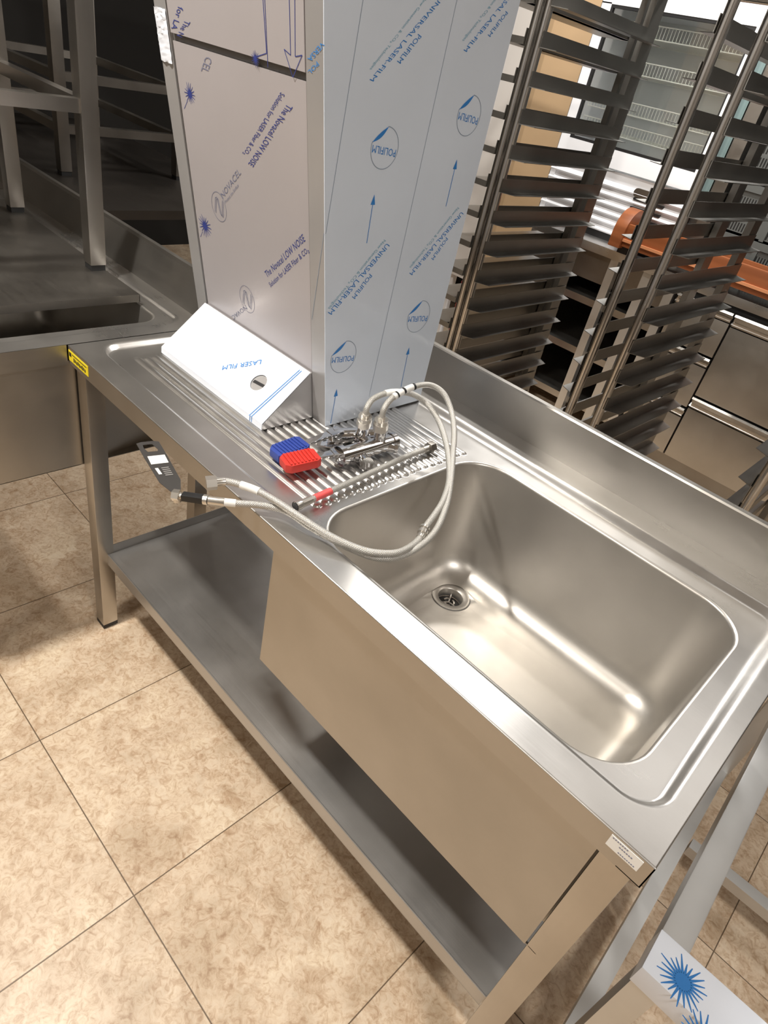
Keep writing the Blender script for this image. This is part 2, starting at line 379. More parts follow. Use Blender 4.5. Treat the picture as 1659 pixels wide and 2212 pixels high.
def basin(name, op, ztop, zbot, mat, parent, draft=0.016, fil=0.050, hole=None):
    x0, x1, y0, y1, r = op; rings = []
    def ring(ins, z, rr=None): return rr_ring(x0 + ins, x1 - ins, y0 + ins, y1 - ins, max((rr or r) - ins * .6, .02), z)
    rings.append(ring(-0.0015, ztop - 0.0002))
    for k in range(1, 5):
        a = k / 4 * math.pi / 2; rings.append(ring(0.006 * math.sin(a) - 0.0005, ztop - 0.006 * (1 - math.cos(a))))
    H = ztop - 0.006; B = zbot + fil
    for k in range(1, 7): t = k / 6; rings.append(ring(0.006 + draft * t, H + (B - H) * t))
    for k in range(1, 9):
        a = k / 8 * math.pi / 2; rings.append(ring(0.006 + draft + fil * (1 - math.cos(a)), B - fil * math.sin(a)))
    m = MB(); n = len(rings[0])
    for rg in rings: m.v += rg
    for i in range(len(rings) - 1):
        for k in range(n): m.f.append((i * n + k, (i + 1) * n + k, (i + 1) * n + (k + 1) % n, i * n + (k + 1) % n))
    # bottom: concentric towards the drain hole
    last = (len(rings) - 1) * n; c = hole or ((x0 + x1) / 2, (y0 + y1) / 2, 0.045); base = rings[-1]
    prev = last
    for k in range(1, 7):
        t = k / 6; o = len(m.v)
        for (px, py, pz) in base:
            a = math.atan2(py - c[1], px - c[0]); tx, ty = c[0] + c[2] * math.cos(a), c[1] + c[2] * math.sin(a)
            m.v.append((px + (tx - px) * t, py + (ty - py) * t, pz - 0.004 * t * t))
        for q in range(n): m.f.append((prev + q, o + q, o + (q + 1) % n, prev + (q + 1) % n))
        prev = o
    return m.build(name, mat, parent, smooth=True, sharp=80)

H = 0.85; L = 1.367
OPEN = (0.715, 1.298, 0.0605, 0.527, 0.085)
REC = (0.022, 1.344, 0.049, 0.592, 0.05)
def ztop(x, y):
    s = -rr_sdf(x, y, *REC)
    wd = np.interp(y, [0.08, 0.45], [0.0105, 0.026])
    z = H - 0.0095 * sstep(s / wd)
    p = 0.0192; y0 = 0.098; y1 = y0 + p * 21
    ry = (y - y0) / p; frac = ry - np.floor(ry); row = np.floor(ry)
    dy = (frac - .5) * p
    xe = 0.699 + 0.0015 * np.sin(row * 1.3) + np.interp(y, [.09, .5], [-.004, .003]); xs = 0.085 + 0.02 * np.abs(np.sin(row * 1.0) * .2)
    xx = np.clip(np.maximum(x - (xe - .007), (xs + .007) - x), 0, None)
    dd = np.hypot(dy, xx)
    rib = np.clip(1 - (dd / 0.0077) ** 2, 0, 1)
    rib = np.where((y > y0) & (y < y1), rib ** 0.55, 0)
    ed = np.minimum(np.minimum(x, L - x), y); z = z - 0.0016 * (1 - np.sqrt(np.clip(1 - (1 - np.clip(ed / .0022, 0, 1)) ** 2, 0, 1)))
    return z + 0.0042 * rib
st = empty('sink_table', (0, 0, 0), 'long stainless steel sink table with ribbed drainer, one deep basin and an undershelf', 'sink table')
X = np.unique(np.concatenate([np.linspace(0, .0024, 6), np.linspace(L - .0024, L, 6), np.linspace(0.003, 0.66, 110), np.linspace(0.66, 0.72, 40), np.linspace(0.72, L - .003, 170)]))
Y = np.unique(np.concatenate([np.linspace(0, .0024, 6), np.linspace(0.003, 0.09, 34), np.linspace(0.09, 0.51, 300), np.linspace(0.51, 0.656, 46)]))
sheet('worktop', X, Y, ztop, OPEN, MT['top'], st)
ap = MB()
ap.box(0.0, L, 0.0, 0.0015, H - .040, H - .0016); ap.box(0.0, L, 0.0, 0.03, H - .0415, H - .040)
ap.box(L - .0015, L, 0.0, .670, H - .040, H - .0016); ap.box(L - .03, L, 0.0, .670, H - .0415, H - .040)
ap.box(0.0, .0015, 0.0, .670, H - .040, H - .0016)
ap.build('front_and_side_lip', MT['panel'], st)
bs = MB(); bs.prism([(0, .656, H - .002), (0, .656, H + .092), (0, .6585, H + .0952), (0, .671, H + .0952), (0, .671, H - .04), (0, .6695, H - .04), (0, .6695, H - .002)], (L, 0, 0))
bs.build('backsplash', MT['panel'], st)
HOLE = (0.820, 0.415, 0.041); ZD = .031
basin('basin', OPEN, 0.8405, 0.579, MT['bowl'], st, hole=HOLE)
# drain
dr = MB(); n = 40; cx, cy, cr = HOLE; prof = [(0.0415, .5442), (0.0405, .5458), (0.0385, .5455), (0.0275, .5430), (0.0262, .541), (0.0255, .522)]; prof = [(a, b + ZD) for a, b in prof]
for i, (r, z) in enumerate(prof):
    for k in range(n): a = 2 * math.pi * k / n; dr.v.append((cx + r * math.cos(a), cy + r * math.sin(a), z))
for i in range(len(prof) - 1):
    for k in range(n): dr.f.append((i * n + k, (i + 1) * n + k, (i + 1) * n + (k + 1) % n, i * n + (k + 1) % n))
dn = dr.build('drain', MT['bowl'], st, smooth=True, sharp=50)
g = MB()
def disc(c, r, z0, z1, n=32):
    return [(c[0] + r * math.cos(2 * math.pi * k / n), c[1] + r * math.sin(2 * math.pi * k / n), z0) for k in range(n)], (0, 0, z1 - z0)
g2 = MB(); g2.prism(*disc((cx, cy), .0262, .519 + ZD, .5205 + ZD)); g2.build('drain_bottom', MT['black'], dn)
gk = MB(); gk.tube([(cx, cy, .5436 + ZD), (cx, cy, .5446 + ZD)], .0430, 48); gk.v = gk.v[:96]; gk.f = gk.f[:48]
for k_ in range(48): a_ = 2 * math.pi * k_ / 48; gk.v.append((cx + .0405 * math.cos(a_), cy + .0405 * math.sin(a_), .5448 + ZD)); gk.v.append((cx + .0430 * math.cos(a_), cy + .0430 * math.sin(a_), .5448 + ZD))
gk.v = gk.v[96:]; gk.f = [(2 * k_, 2 * k_ + 1, (2 * k_ + 3) % 96, (2 * k_ + 2) % 96) for k_ in range(48)]; gk.uv = None
gk.build('drain_gasket', MT['seam'], dn)
for k in range(3):
    g.tube([(cx + .011 * math.cos(a), cy + .011 * math.sin(a), .5275 + ZD) for a in np.linspace(k * 2.09, k * 2.09 + 1.4, 7)], .0022, 8)
    g.tube([(cx, cy, .5275 + ZD), (cx + .0255 * math.cos(k * 2.09), cy + .0255 * math.sin(k * 2.09), .5275 + ZD)], .0018, 8)
g.build('strainer_cross', MT['tube'], dn, smooth=True)
# skirt round the basin
sk = MB()
sk.box(.695, 1.3135, .0200, .0215, .520, H - .0415); sk.box(.695, .6965, .0215, .61, .520, H - .0415); sk.box(1.330, 1.3315, .07, .61, .520, H - .0415)
sk.box(.695, 1.3315, .6085, .61, .520, H - .0415); sk.box(.695, 1.3315, .0215, .025, .520, .5215)
sk.box(1.3125, 1.3135, .0215, .068, .520, H - .0415); sk.box(1.3125, 1.3315, .066, .068, .520, H - .0415)  # returns added behind the leg gap to keep light out of it
sk.build('basin_skirt', MT['panel'], st)
ps = [(-.018, .0215), (1.3165, .0215), (-.018, .602), (1.3165, .602)]
for (x, y) in ps:
    lg = MB(); lg.box(x, x + .0409, y, y + .0409, .016, H - .0415)
    lo = lg.build('leg', MT['leg'], st, bevel=.0022)
    ft = MB(); ft.box(x + .0002, x + .0407, y + .0002, y + .0407, .004, .0165)
    ft.tube([(x + .0205, y + .0205, 0), (x + .0205, y + .0205, .006)], .016, 20)
    ft.build('rubber_foot', MT['black_rubber'], lo, smooth=True)
sf = MB(); SZ = .2703
sf.box(.021, 1.3365, .0474, .620, SZ - .0015, SZ)
sf.box(.021, 1.3155, .0460, .0474, SZ - .037, SZ + .0008)
sf.box(.021, 1.3155, .0460, .060, SZ - .038, SZ - .0365)
sf.box(.0205, .022, .0474, .620, SZ - .03, SZ + .026); sf.box(.021, 1.3365, .6195, .621, SZ - .03, SZ + .026)
sf.box(1.3365, 1.338, .064, .600, SZ - .037, SZ + .0)
sf.tube([(.021, .0472, SZ - .0012), (1.3155, .0472, SZ - .0012)], .0020, 10)
sf.build('undershelf', MT['shelf'], st, smooth=True, sharp=40)
# stickers on the lip
ys = MB(); ys.box(.0035, .091, -.0008, -.0001, .8185, .8415); yo = ys.build('warning_sticker', MT['yellow'], st); yo['label'] = 'yellow warning sticker on the lip'
yp = MB(); yp.box(.006, .016, -.0011, -.0008, .829, .838); yp.box(.020, .085, -.0011, -.0008, .8355, .8372)
for k in range(9): yp.box(.026 + k * .0062, .0302 + k * .0062, -.0011, -.0008, .8225 + (k % 2) * .001, .8315 - (k % 3) * .0012)
yp.build('sticker_print', MT['black'], yo)
ws = MB(); ws.box(1.3165, 1.3550, -.0008, -.0001, .8265, .8455); wo = ws.build('name_label', MT['white_label'], st, bevel=0); wo['label'] = 'small white label on the lip'
wp = MB()
for k in range(7): wp.box(1.319 + k * .0028, 1.3208 + k * .0028, -.0011, -.0008, .8425, .8438)
for k in range(6): wp.box(1.329 + k * .0028, 1.3308 + k * .0028, -.0011, -.0008, .8372, .8386)
for k in range(8): wp.box(1.331 + k * .0026, 1.3326 + k * .0026, -.0011, -.0008, .8292, .8304)
wp.build('label_print', MT['ink_grey'], wo)

# ------------------------------------------------------------------ the tapered cabinet wrapped in film
cb = empty('film_wrapped_cabinet', (.27, .43, .8405), 'tall tapered steel cabinet wrapped in printed blue and grey film, standing on the drainer', 'cabinet')
ZB, ZT = .8446, 1.76
def fy(z, off=0.0): return .293 - (z - .84) * .1934 + off
def fslab(x0, x1, z0, z1, d0, d1, m=None):
    """slab parallel to the sloping front, d measured inwards from it"""
    m = m or MB()
    m.prism([(x0, fy(z0, d0), z0), (x0, fy(z0, d1), z0), (x0, fy(z1, d1), z1), (x0, fy(z1, d0), z1)], (x1 - x0, 0, 0)); return m
BX0, BX1, BY1 = .046, .493, .577
shell = MB()
shell.prism([(BX0, fy(ZB, .006), ZB), (BX0, BY1, ZB), (BX0, BY1, ZT), (BX0, fy(ZT, .006), ZT)], (BX1 - BX0 - .0015, 0, 0))
shell.build('body', MT['film_steel'], cb)
sd_ = MB(); sd_.prism([(BX1 - .0014, fy(ZB, 0), ZB), (BX1 - .0014, BY1, ZB), (BX1 - .0014, BY1, ZT), (BX1 - .0014, fy(ZT, 0), ZT)], (.0014, 0, 0))
s_side = sd_.build('side_panel', MT['film_blue'], cb); s_side['label'] = 'pale blue film covered side panel'
s_strip = fslab(.4535, BX1 - .0014, ZB, ZT, 0, .0058).build('front_edge_strip', MT['film_steel'], cb)
s_strip2 = fslab(BX0, .0845, ZB, ZT, 0, .0058).build('front_edge_strip', MT['film_steel'], cb)
s_strip2['label'] = 'narrow left front strip, film crumpled near the top'
cr = MB(); rnd_ = random.Random(3); zz = 1.378
rows = []
for i in range(26):
    z = zz + i * .0030; rows.append([(BX0 + j / 6 * .0365, fy(z, -.0012 - .0026 * rnd_.random() * (1 if 0 < j < 6 else .3)), z + rnd_.uniform(-.001, .001)) for j in range(7)])
for rw in rows: cr.v += rw
for i in range(25):
    for j in range(6): cr.f.append((i * 7 + j, i * 7 + j + 1, (i + 1) * 7 + j + 1, (i + 1) * 7 + j))
cr.build('crumpled_film', MT['film_white'], s_strip2, smooth=True)
door = fslab(.0905, .4515, .936, 1.4130, .0012, .0060).build('lower_front_panel', MT['film_grey'], cb); door['label'] = 'grey film covered lower front panel'
upd = fslab(.0905, .4515, 1.4235, ZT, -.0008, .0060).build('upper_front_panel', MT['film_grey'], cb); upd['label'] = 'grey film covered upper front panel'
gap = fslab(.0845, .4535, ZB, ZT, .0058, .0062).build('dark_gap', MT['seam'], cb)
# sloping box on the front
wz0, wy0, wz1, wy1 = .857, .166, .9455, .2705
wd = MB()
wd.prism([(.0855, wy0, .8446), (.0855, wy0, wz0 - .0015), (.0855, wy1 + .002, wz1), (.0855, .2905, .9455 - .004), (.0855, .2925, .8446)], (.4515 - .0855, 0, 0))
wed = wd.build('sloped_front_box', MT['film_steel'], cb); wed['label'] = 'sloping box at the foot of the cabinet with a white film top'
# white top sheet with round hole
wn = Vector((0, -(wz1 - wz0), (wy1 - wy0))).normalized(); wv_ = Vector((0, wy1 - wy0, wz1 - wz0)); 
hc = Vector((.3711, .2133, .8965)); hr = .0185
def hole_sheet(m, x0, x1, n=48):
    o = Vector((0, wy0, wz0)) + wn * .0012; LV = wv_.length; uv = wv_.normalized()
    hs = (hc.x, (hc - Vector((0, wy0, wz0))).dot(uv))
    ring = []; outer = []
    for k in range(n):
        a = 2 * math.pi * k / n; dx, dy = math.cos(a), math.sin(a)
        ring.append((hs[0] + hr * dx, hs[1] + hr * dy))
        t = min(((x1 - hs[0]) / dx if dx > 1e-6 else ((x0 - hs[0]) / dx if dx < -1e-6 else 1e9)), ((LV - hs[1]) / dy if dy > 1e-6 else ((0 - hs[1]) / dy if dy < -1e-6 else 1e9)))
        outer.append([hs[0] + t * dx, hs[1] + t * dy])
    for cxy in ((x0, 0), (x1, 0), (x1, LV), (x0, LV)):
        k = min(range(n), key=lambda i: (outer[i][0] - cxy[0]) ** 2 + (outer[i][1] - cxy[1]) ** 2); outer[k] = list(cxy)
    P = lambda q, d: o + uv * q[1] + Vector((q[0], 0, 0)) + wn * d
    v = [P(q, 0) for q in ring] + [P(q, 0) for q in outer] + [P(q, .0012) for q in ring] + [P(q, .0012) for q in outer]
    f = []
    for k in range(n):
        j = (k + 1) % n
        f += [(2 * n + k, 3 * n + k, 3 * n + j, 2 * n + j), (k, 2 * n + k, 2 * n + j, j), (n + k, n + j, 3 * n + j, 3 * n + k)]
    m.add(v, f); return m
lid = hole_sheet(MB(), .0850, .4525).build('white_film_top', MT['film_white'], wed)
lp = MB(); lp.box(.0850, .4525, wy0 - .0015, wy0, .8455, wz0 + .0012); lp.build('white_film_front_edge', MT['film_white'], wed)
# slotted recess seen through the hole
uvw = wv_.normalized()
rc = MB(); rc.tube([hc - wn * .0008, hc + wn * .0004], .0184, 40); rc.build('lock_disc', MT['film_steel'], wed, smooth=True)
sl = MB(); dsl = (Vector((1, 0, 0)) * .96 + uvw * .10).normalized(); sl.obox(hc + wn * .0006 - uvw * .001, dsl * .0150, uvw * .0032, wn * .0005); sl.build('lock_slot', MT['black'], wed)

# ---- prints on the film (points lie in the planes of the sheets)
TEXTS=[
  ('n', 'The Novacel LOW NOISE', (0.405, 0.189, 1.3776), (0.2891, 0.2099, 1.2696), (0.4194, 0.1894, 1.3755)) ,
  ('n', 'Solution for LASER Fiber & CO₂', (0.39, 0.1867, 1.3896), (0.2762, 0.2075, 1.2822), (0.4012, 0.187, 1.388)) ,
  ('n', 'The Novacel LOW NOISE', (0.3227, 0.2456, 1.0851), (0.4417, 0.2254, 1.1896), (0.315, 0.2438, 1.0942)) ,
  ('n', 'Solution for LASER Fiber & CO₂', (0.3328, 0.2484, 1.0706), (0.451, 0.2283, 1.1747), (0.3262, 0.2471, 1.0771)) ,
  ('g', 'NOVACEL', (0.1976, 0.2254, 1.1896), (0.2653, 0.2139, 1.2489), (0.19, 0.2239, 1.1972)) ,
  ('g', 'Protect the Surface', (0.2056, 0.2265, 1.1837), (0.2545, 0.2183, 1.2261), (0.2026, 0.2258, 1.1877)) ,
 ('g', 'CEL', (0.19, 0.1837, 1.405), (0.1704, 0.1882, 1.382), (0.2101, 0.184, 1.4036)) ,
  ('g', 'NOVAC', (0.2395, 0.262, 1.0005), (0.1816, 0.271, 0.9538), (0.2467, 0.2631, 0.9944)) ,
  ('n', 'for LA', (0.126, 0.1727, 1.4618), (0.0941, 0.179, 1.4293), (0.1425, 0.173, 1.4607)) ,
  ('n', 'The N', (0.1425, 0.1758, 1.446), (0.1095, 0.1805, 1.4219), (0.1589, 0.176, 1.445)) ,
  ('b', 'UNIVERSAL LASER-FILM', (0.493, 0.3823, 1.5496), (0.493, 0.2659, 1.4317), (0.493, 0.395, 1.5474)) ,
  ('t', 'New Generation & CO₂ Technologies', (0.493, 0.3519, 1.5442), (0.493, 0.2626, 1.4444), (0.493, 0.3585, 1.5432)) ,
  ('b', 'POLIFILM', (0.493, 0.35, 1.4993), (0.493, 0.3154, 1.4608), (0.493, 0.3614, 1.4965)) ,
  ('b', 'UNIVERSAL LASER-FILM', (0.493, 0.5728, 1.6113), (0.493, 0.461, 1.4947), (0.493, 0.5862, 1.6091)) ,
  ('t', 'New Generation & CO₂ Technologies', (0.493, 0.5386, 1.6018), (0.493, 0.4525, 1.5063), (0.493, 0.5468, 1.6011)) ,
  ('b', 'POLIFILM', (0.493, 0.5421, 1.561), (0.493, 0.5105, 1.5241), (0.493, 0.5542, 1.5581)) ,
  ('b', 'UNIVERSAL LASER-FILM', (0.493, 0.3681, 1.198), (0.493, 0.2523, 1.0831), (0.493, 0.3807, 1.1913)) ,
  ('t', 'New Generation & CO₂ Technologies', (0.493, 0.3592, 1.2045), (0.493, 0.2508, 1.0908), (0.493, 0.3672, 1.2012)) ,
  ('b', 'POLIFILM', (0.493, 0.3388, 1.146), (0.493, 0.3047, 1.1068), (0.493, 0.3498, 1.1395)) ,
  ('b', 'UNIVERSAL LASER-FILM', (0.493, 0.5581, 1.2514), (0.493, 0.4463, 1.1407), (0.493, 0.5724, 1.2447)) ,
  ('t', 'New Generation & CO₂ Technologies', (0.493, 0.5433, 1.2596), (0.493, 0.4426, 1.1522), (0.493, 0.5517, 1.2563)) ,
  ('b', 'POLIFILM', (0.493, 0.5282, 1.2068), (0.493, 0.4985, 1.1679), (0.493, 0.5405, 1.2005)) ,
  ('b', 'VERSA', (0.4911, 0.1724, 1.4637), (0.4568, 0.1769, 1.4405), (0.4959, 0.173, 1.4603)) ,
  ('b', 'POL', (0.477, 0.1769, 1.4403), (0.4573, 0.1797, 1.4257), (0.4829, 0.1775, 1.437)) ,
  ('b', 'LASER FILM', (0.3343, 0.2449, 0.9235), (0.2662, 0.2022, 0.8869), (0.3409, 0.238, 0.9176)) ,
]
CIRC =  [((0.493, 0.322, 1.3455), 0.0304), ((0.493, 0.5139, 1.4075), 0.0309), ((0.493, 0.5037, 1.0495), 0.033), ((0.493, 0.3095, 0.9909), 0.0318)]
NCIRC= [((0.1799, 0.229, 1.171), 0.0263), ((0.2482, 0.2591, 1.0154), 0.0273)]
SUN= [((0.1247, 0.196, 1.3415), 0.0189), ((0.1196, 0.239, 1.1191), 0.0249), ((0.3332, 0.1804, 1.4221), 0.0131)]
LINES= [[(0.493, 0.2315, 1.5215), (0.493, 0.2222, 1.2162)], [(0.4942, 0.2202, 1.2166), (0.4563, 0.2512, 1.0563)], [(0.493, 0.4206, 1.5547), (0.493, 0.413, 1.217), (0.493, 0.4033, 0.8881)], [(0.493, 0.3185, 1.1993), (0.493, 0.3165, 1.2712)], [(0.493, 0.5087, 1.2601), (0.493, 0.5087, 1.3332)], [(0.493, 0.4992, 0.8934), (0.493, 0.4961, 0.9773)], [(0.493, 0.305, 0.8477), (0.493, 0.3057, 0.9179)], [(0.3606, 0.1661, 1.4961), (0.3624, 0.1783, 1.433), (0.3372, 0.1798, 1.4255)], [(0.365, 0.166, 1.4965), (0.364, 0.1815, 1.4164)], [(0.4212, 0.1649, 1.5022), (0.4202, 0.1772, 1.439), (0.4055, 0.1762, 1.4439), (0.4239, 0.1821, 1.4134), (0.4466, 0.1764, 1.4427), (0.4307, 0.1772, 1.4389), (0.4334, 0.1647, 1.5035)], [(0.1137, 0.1984, 1.3293), (0.0987, 0.2012, 1.3146)], [(0.1077, 0.2418, 1.1048), (0.0955, 0.2446, 1.0903)], [(0.4283, 0.2648, 0.9406), (0.4141, 0.1649, 0.855)], [(0.4334, 0.2652, 0.9409), (0.4202, 0.1649, 0.8551)]]
HEADS= [(0.493, 0.3168, 1.274), (0.493, 0.5088, 1.3362), (0.493, 0.4962, 0.9814), (0.493, 0.3061, 0.9218)]
FN = Vector((0, -1, -.1934)).normalized()
def onlid(q): q = Vector(q); return q - wn * (q - Vector((0, wy0, wz0))).dot(wn)
INK = {'n': MT['navy'], 'g': MT['ink_grey'], 'b': MT['ink_blue'], 't': MT['ink_teal']}
for (ik, tx, p0, p1, p2) in TEXTS:
    if tx == 'LASER FILM': par, off = lid, wn * .0034; p0, p1, p2 = [tuple(onlid(q)) for q in (p0, p1, p2)]
    elif abs(p0[0] - .493) < 1e-4 and ik in 'bt' and tx not in ('VERSA', 'POL'): par, off = s_side, Vector((.0004, 0, 0))
    elif tx in ('VERSA', 'POL'): par, off = s_strip, FN * .0005
    elif p0[2] > 1.416 : par, off = upd, FN * .0012
    else: par, off = door, FN * -.0008
    if tx == 'VERSA':
        p0 = (.4885, p0[1], p0[2])
    if par is s_side and ik == 'b' and tx != 'LASER FILM': p2 = tuple(a + (b - a) * (.78 if p0[1] < .37 else .66) for a, b in zip(p0, p2))
    if tx == 'POLIFILM' and p0[1] > .37: off = Vector((.0004, .0022, -.0016))
    if ik == 't':
        p2 = tuple(a + (b - a) * .8 for a, b in zip(p0, p2))
    lettering('printed_lettering', tx, p0, p1, p2, INK[ik], par, off)
def circle_pts(c, r, a0, a1, U, V, n=40): return [Vector(c) + U * r * math.cos(a) + V * r * math.sin(a) for a in np.linspace(a0, a1, n)]
Uy, Uz = Vector((0, 1, 0)), Vector((0, 0, 1))
for (c, r) in CIRC:
    # ring open at its upper left where the blue flap sits
    m1 = ribbon('printed_ring', circle_pts(c, r, math.radians(165), math.radians(90 + 360), Uy, Uz), .0010, (1, 0, 0), MT['ink_line'], s_side, (.0004, 0, 0))
    A_ = Vector(c) + Uy * r * math.cos(math.radians(168)) + Uz * r * math.sin(math.radians(168)); B_ = Vector(c) + Uy * r * math.cos(math.radians(88)) + Uz * r * math.sin(math.radians(88))
    fl = MB(); d = B_ - A_; nn = Vector((0, d.z, -d.y)).normalized()
    up = [A_ + d * t - nn * (.0022 * math.sin(math.pi * t) ** .8) for t in np.linspace(0, 1, 14)]; dn_ = [A_ + d * t + nn * (.0045 * math.sin(math.pi * t) ** 1.1) for t in np.linspace(1, 0, 14)][1:-1]
    q = [Vector(p) + Vector((.0005, 0, 0)) for p in up + dn_]; fl.add(q, [tuple(range(len(q)))]); fl.build('printed_flap', MT['ink_blue'], s_side)
    s0 = Vector(c) + Uy * r * .88 - Uz * r * .02; lettering('printed_lettering', 'POLIFILM', s0, Vector(c) - Uy * r * .90 + Uz * r * .10, s0 - Uz * r * .36, MT['ink_blue'], s_side, (.0004, 0, 0))
FU, FV = Vector((1, 0, 0)), Vector((0, -.1934, 1)).normalized()
for (c, r) in NCIRC:
    ribbon('printed_logo_ring', circle_pts(c, r, 0, 2 * math.pi, FU * .92, FV), .0009, FN, MT['ink_grey'], door, FN * -.0008)
    C0 = Vector(c); q = [C0 + FU * r * a + FV * r * b for a, b in ((-.62, -.50), (-.35, .55), (-.15, .62), (.10, -.45), (.30, -.55), (.55, .60))]
    ribbon('printed_logo_letter', q, .0012, FN, MT['ink_grey'], door, FN * -.0008)
    ribbon('printed_logo_letter', [p + FU * r * .14 - FV * r * .06 for p in q], .0012, FN, MT['ink_grey'], door, FN * -.0008)
def sunburst(c, r, U, V, nrm, mat, parent, off, rays=20, seed=1, core=.30):
    rg = random.Random(seed); m = MB(); c = Vector(c) + Vector(off)
    q = [c + U * r * core * math.cos(a) + V * r * core * math.sin(a) for a in np.linspace(0, 2 * math.pi, 20, endpoint=False)]; m.add(q, [tuple(range(20))])
    for k in range(rays):
        a = 2 * math.pi * k / rays; d = U * math.cos(a) + V * math.sin(a); s = (V * math.cos(a) - U * math.sin(a)); ln = r * (rg.uniform(.72, 1.05)); w_ = r * .035
        m.add([c + d * r * core * .99 - s * w_ * 1.6, c + d * ln - s * w_ * .5, c + d * ln + s * w_ * .5, c + d * r * core * .99 + s * w_ * 1.6], [(0, 1, 2, 3)])
    return m.build('printed_sunburst', mat, parent)
for i, (c, r) in enumerate(SUN):
    par, off = (door, FN * -.0008) if c[2] < 1.41 else (upd, FN * .0012)
    sunburst(c, r * .95, FU, FV, FN, MT['navy'], par, off, 16, 5 + i, .22)
for i, ln in enumerate(LINES):
    if i in (0, 2): par, nr, off, mt, wdt = s_side, (1, 0, 0), (.0003, 0, 0), MT['ink_line'], .0009
    elif i in (3, 4, 5, 6): par, nr, off, mt, wdt = s_side, (1, 0, 0), (.0004, 0, 0), MT['ink_blue'], .0014
    elif i == 1: par, nr, off, mt, wdt = s_strip, FN, FN * .0004, MT['ink_line'], .0009; ln = [(.4915, ln[0][1], ln[0][2]), ln[1]]
    elif i in (7, 8, 9): par, nr, off, mt, wdt = upd, FN, FN * .0012, MT['navy'], .0011
    elif i in (10, 11): par, nr, off, mt, wdt = door, FN, FN * -.0008, MT['navy'], .0009
    else: par, nr, off, mt, wdt = lid, wn, wn * .0034, MT['ink_blue'], .0017; ln = [onlid(q) for q in ln]
    ribbon('printed_line', ln, wdt, nr, mt, par, off)
for x in (.4145, .4200): ribbon('printed_line', [(x, wy0 - .0015, .8575), (x + .0005, wy0 - .0015, .8465)], .0017, (0, -1, 0), MT['ink_blue'], lp and wed, (0, -.0003, 0))
for (hx, hy, hz) in HEADS:
    m = MB(); m.add([(.4935, hy, hz + .003), (.4935, hy - .0052, hz - .013), (.4935, hy + .0052, hz - .013)], [(0, 1, 2)]); m.build('printed_arrow_head', MT['ink_blue'], s_side)

HOSE_A=[(0.6228, 0.3027, 0.926), (0.6227, 0.3036, 0.945), (0.6188, 0.3184, 0.958), (0.6181, 0.3423, 0.968), (0.6186, 0.3817, 0.975), (0.6272, 0.419, 0.975), (0.65, 0.4356, 0.965), (0.6786, 0.4325, 0.945), (0.7154, 0.4071, 0.925), (0.757, 0.362, 0.905), (0.7939, 0.3194, 0.89), (0.8285, 0.2736, 0.878), (0.8541, 0.2286, 0.868), (0.8667, 0.1935, 0.862), (0.8719, 0.1557, 0.858), (0.866, 0.1212, 0.852), (0.8487, 0.093, 0.85), (0.8158, 0.0745, 0.85), (0.7827, 0.0542, 0.858), (0.7432, 0.0399, 0.862), (0.7019, 0.031, 0.865), (0.6726, 0.008, 0.866), (0.6513, -0.0203, 0.866), (0.6337, -0.0422, 0.866), (0.6185, -0.057, 0.865)]
HOSE_B=[(0.5979, 0.285, 0.924), (0.5962, 0.2873, 0.94), (0.5898, 0.3065, 0.95), (0.592, 0.3343, 0.957), (0.6001, 0.3638, 0.958), (0.6128, 0.3955, 0.952), (0.6395, 0.4112, 0.94), (0.6769, 0.4062, 0.925), (0.7217, 0.3811, 0.91), (0.7632, 0.347, 0.898), (0.7954, 0.3132, 0.888), (0.8222, 0.2703, 0.88), (0.8356, 0.2362, 0.872), (0.8481, 0.1989, 0.866), (0.8592, 0.1742, 0.86), (0.8669, 0.1382, 0.862), (0.8646, 0.1087, 0.864), (0.8433, 0.0797, 0.864), (0.8108, 0.0614, 0.864), (0.7747, 0.0451, 0.868), (0.7337, 0.032, 0.874), (0.6888, 0.0212, 0.878), (0.6541, 0.0111, 0.88), (0.6249, -0.0033, 0.88), (0.6074, -0.0172, 0.88), (0.6015, -0.0337, 0.88)]
HOSE_C= [(0.6879, 0.0734, 0.856), (0.6855, 0.1228, 0.857), (0.6801, 0.1915, 0.857), (0.6727, 0.28, 0.857), (0.6664, 0.3565, 0.857), (0.6655, 0.4121, 0.857)]
# ------------------------------------------------------------------ mixer tap lying on the drainer, with its two long hoses
tp = empty('mixer_tap', (.60, .26, .8430), 'chrome mixer tap with red and blue levers and two long braided hoses', 'tap')
V3 = Vector
def cyl(m, a, b, r0, r1=None, n=20): return m.tube([V3(a), V3(b)], [r0, r1 if r1 is not None else r0], n)
bd = MB()
cyl(bd, (.6180, .2250, .866), (.6230, .3420, .866), .0165); cyl(bd, (.6175, .2130, .866), (.6180, .2250, .866), .0195)
cyl(bd, (.6230, .342, .866), (.6235, .352, .866), .0185)
cyl(bd, (.5560, .2620, .864), (.5840, .3330, .864), .0150); cyl(bd, (.553, .254, .864), (.556, .262, .864), .0172)
cyl(bd, (.5840, .2980, .864), (.6200, .2960, .866), .0135); cyl(bd, (.600, .2720, .862), (.648, .2540, .861), .0100); cyl(bd, (.648, .254, .861), (.654, .2515, .861), .0135)
cyl(bd, (.628, .320, .866), (.639, .337, .862), .0090); cyl(bd, (.639, .337, .862), (.642, .342, .862), .0105)
bd.build('valve_body', MT['chrome'], tp, smooth=True, sharp=40)
pl_ = MB(); pl_.prism([(.548, .222, .8482), (.526, .246, .8482), (.524, .326, .8482), (.546, .352, .8482), (.566, .330, .8482), (.568, .240, .8482)], (0, 0, .003))
pl_.build('mounting_plate', MT['chrome'], tp, bevel=.0006)
pk = MB()
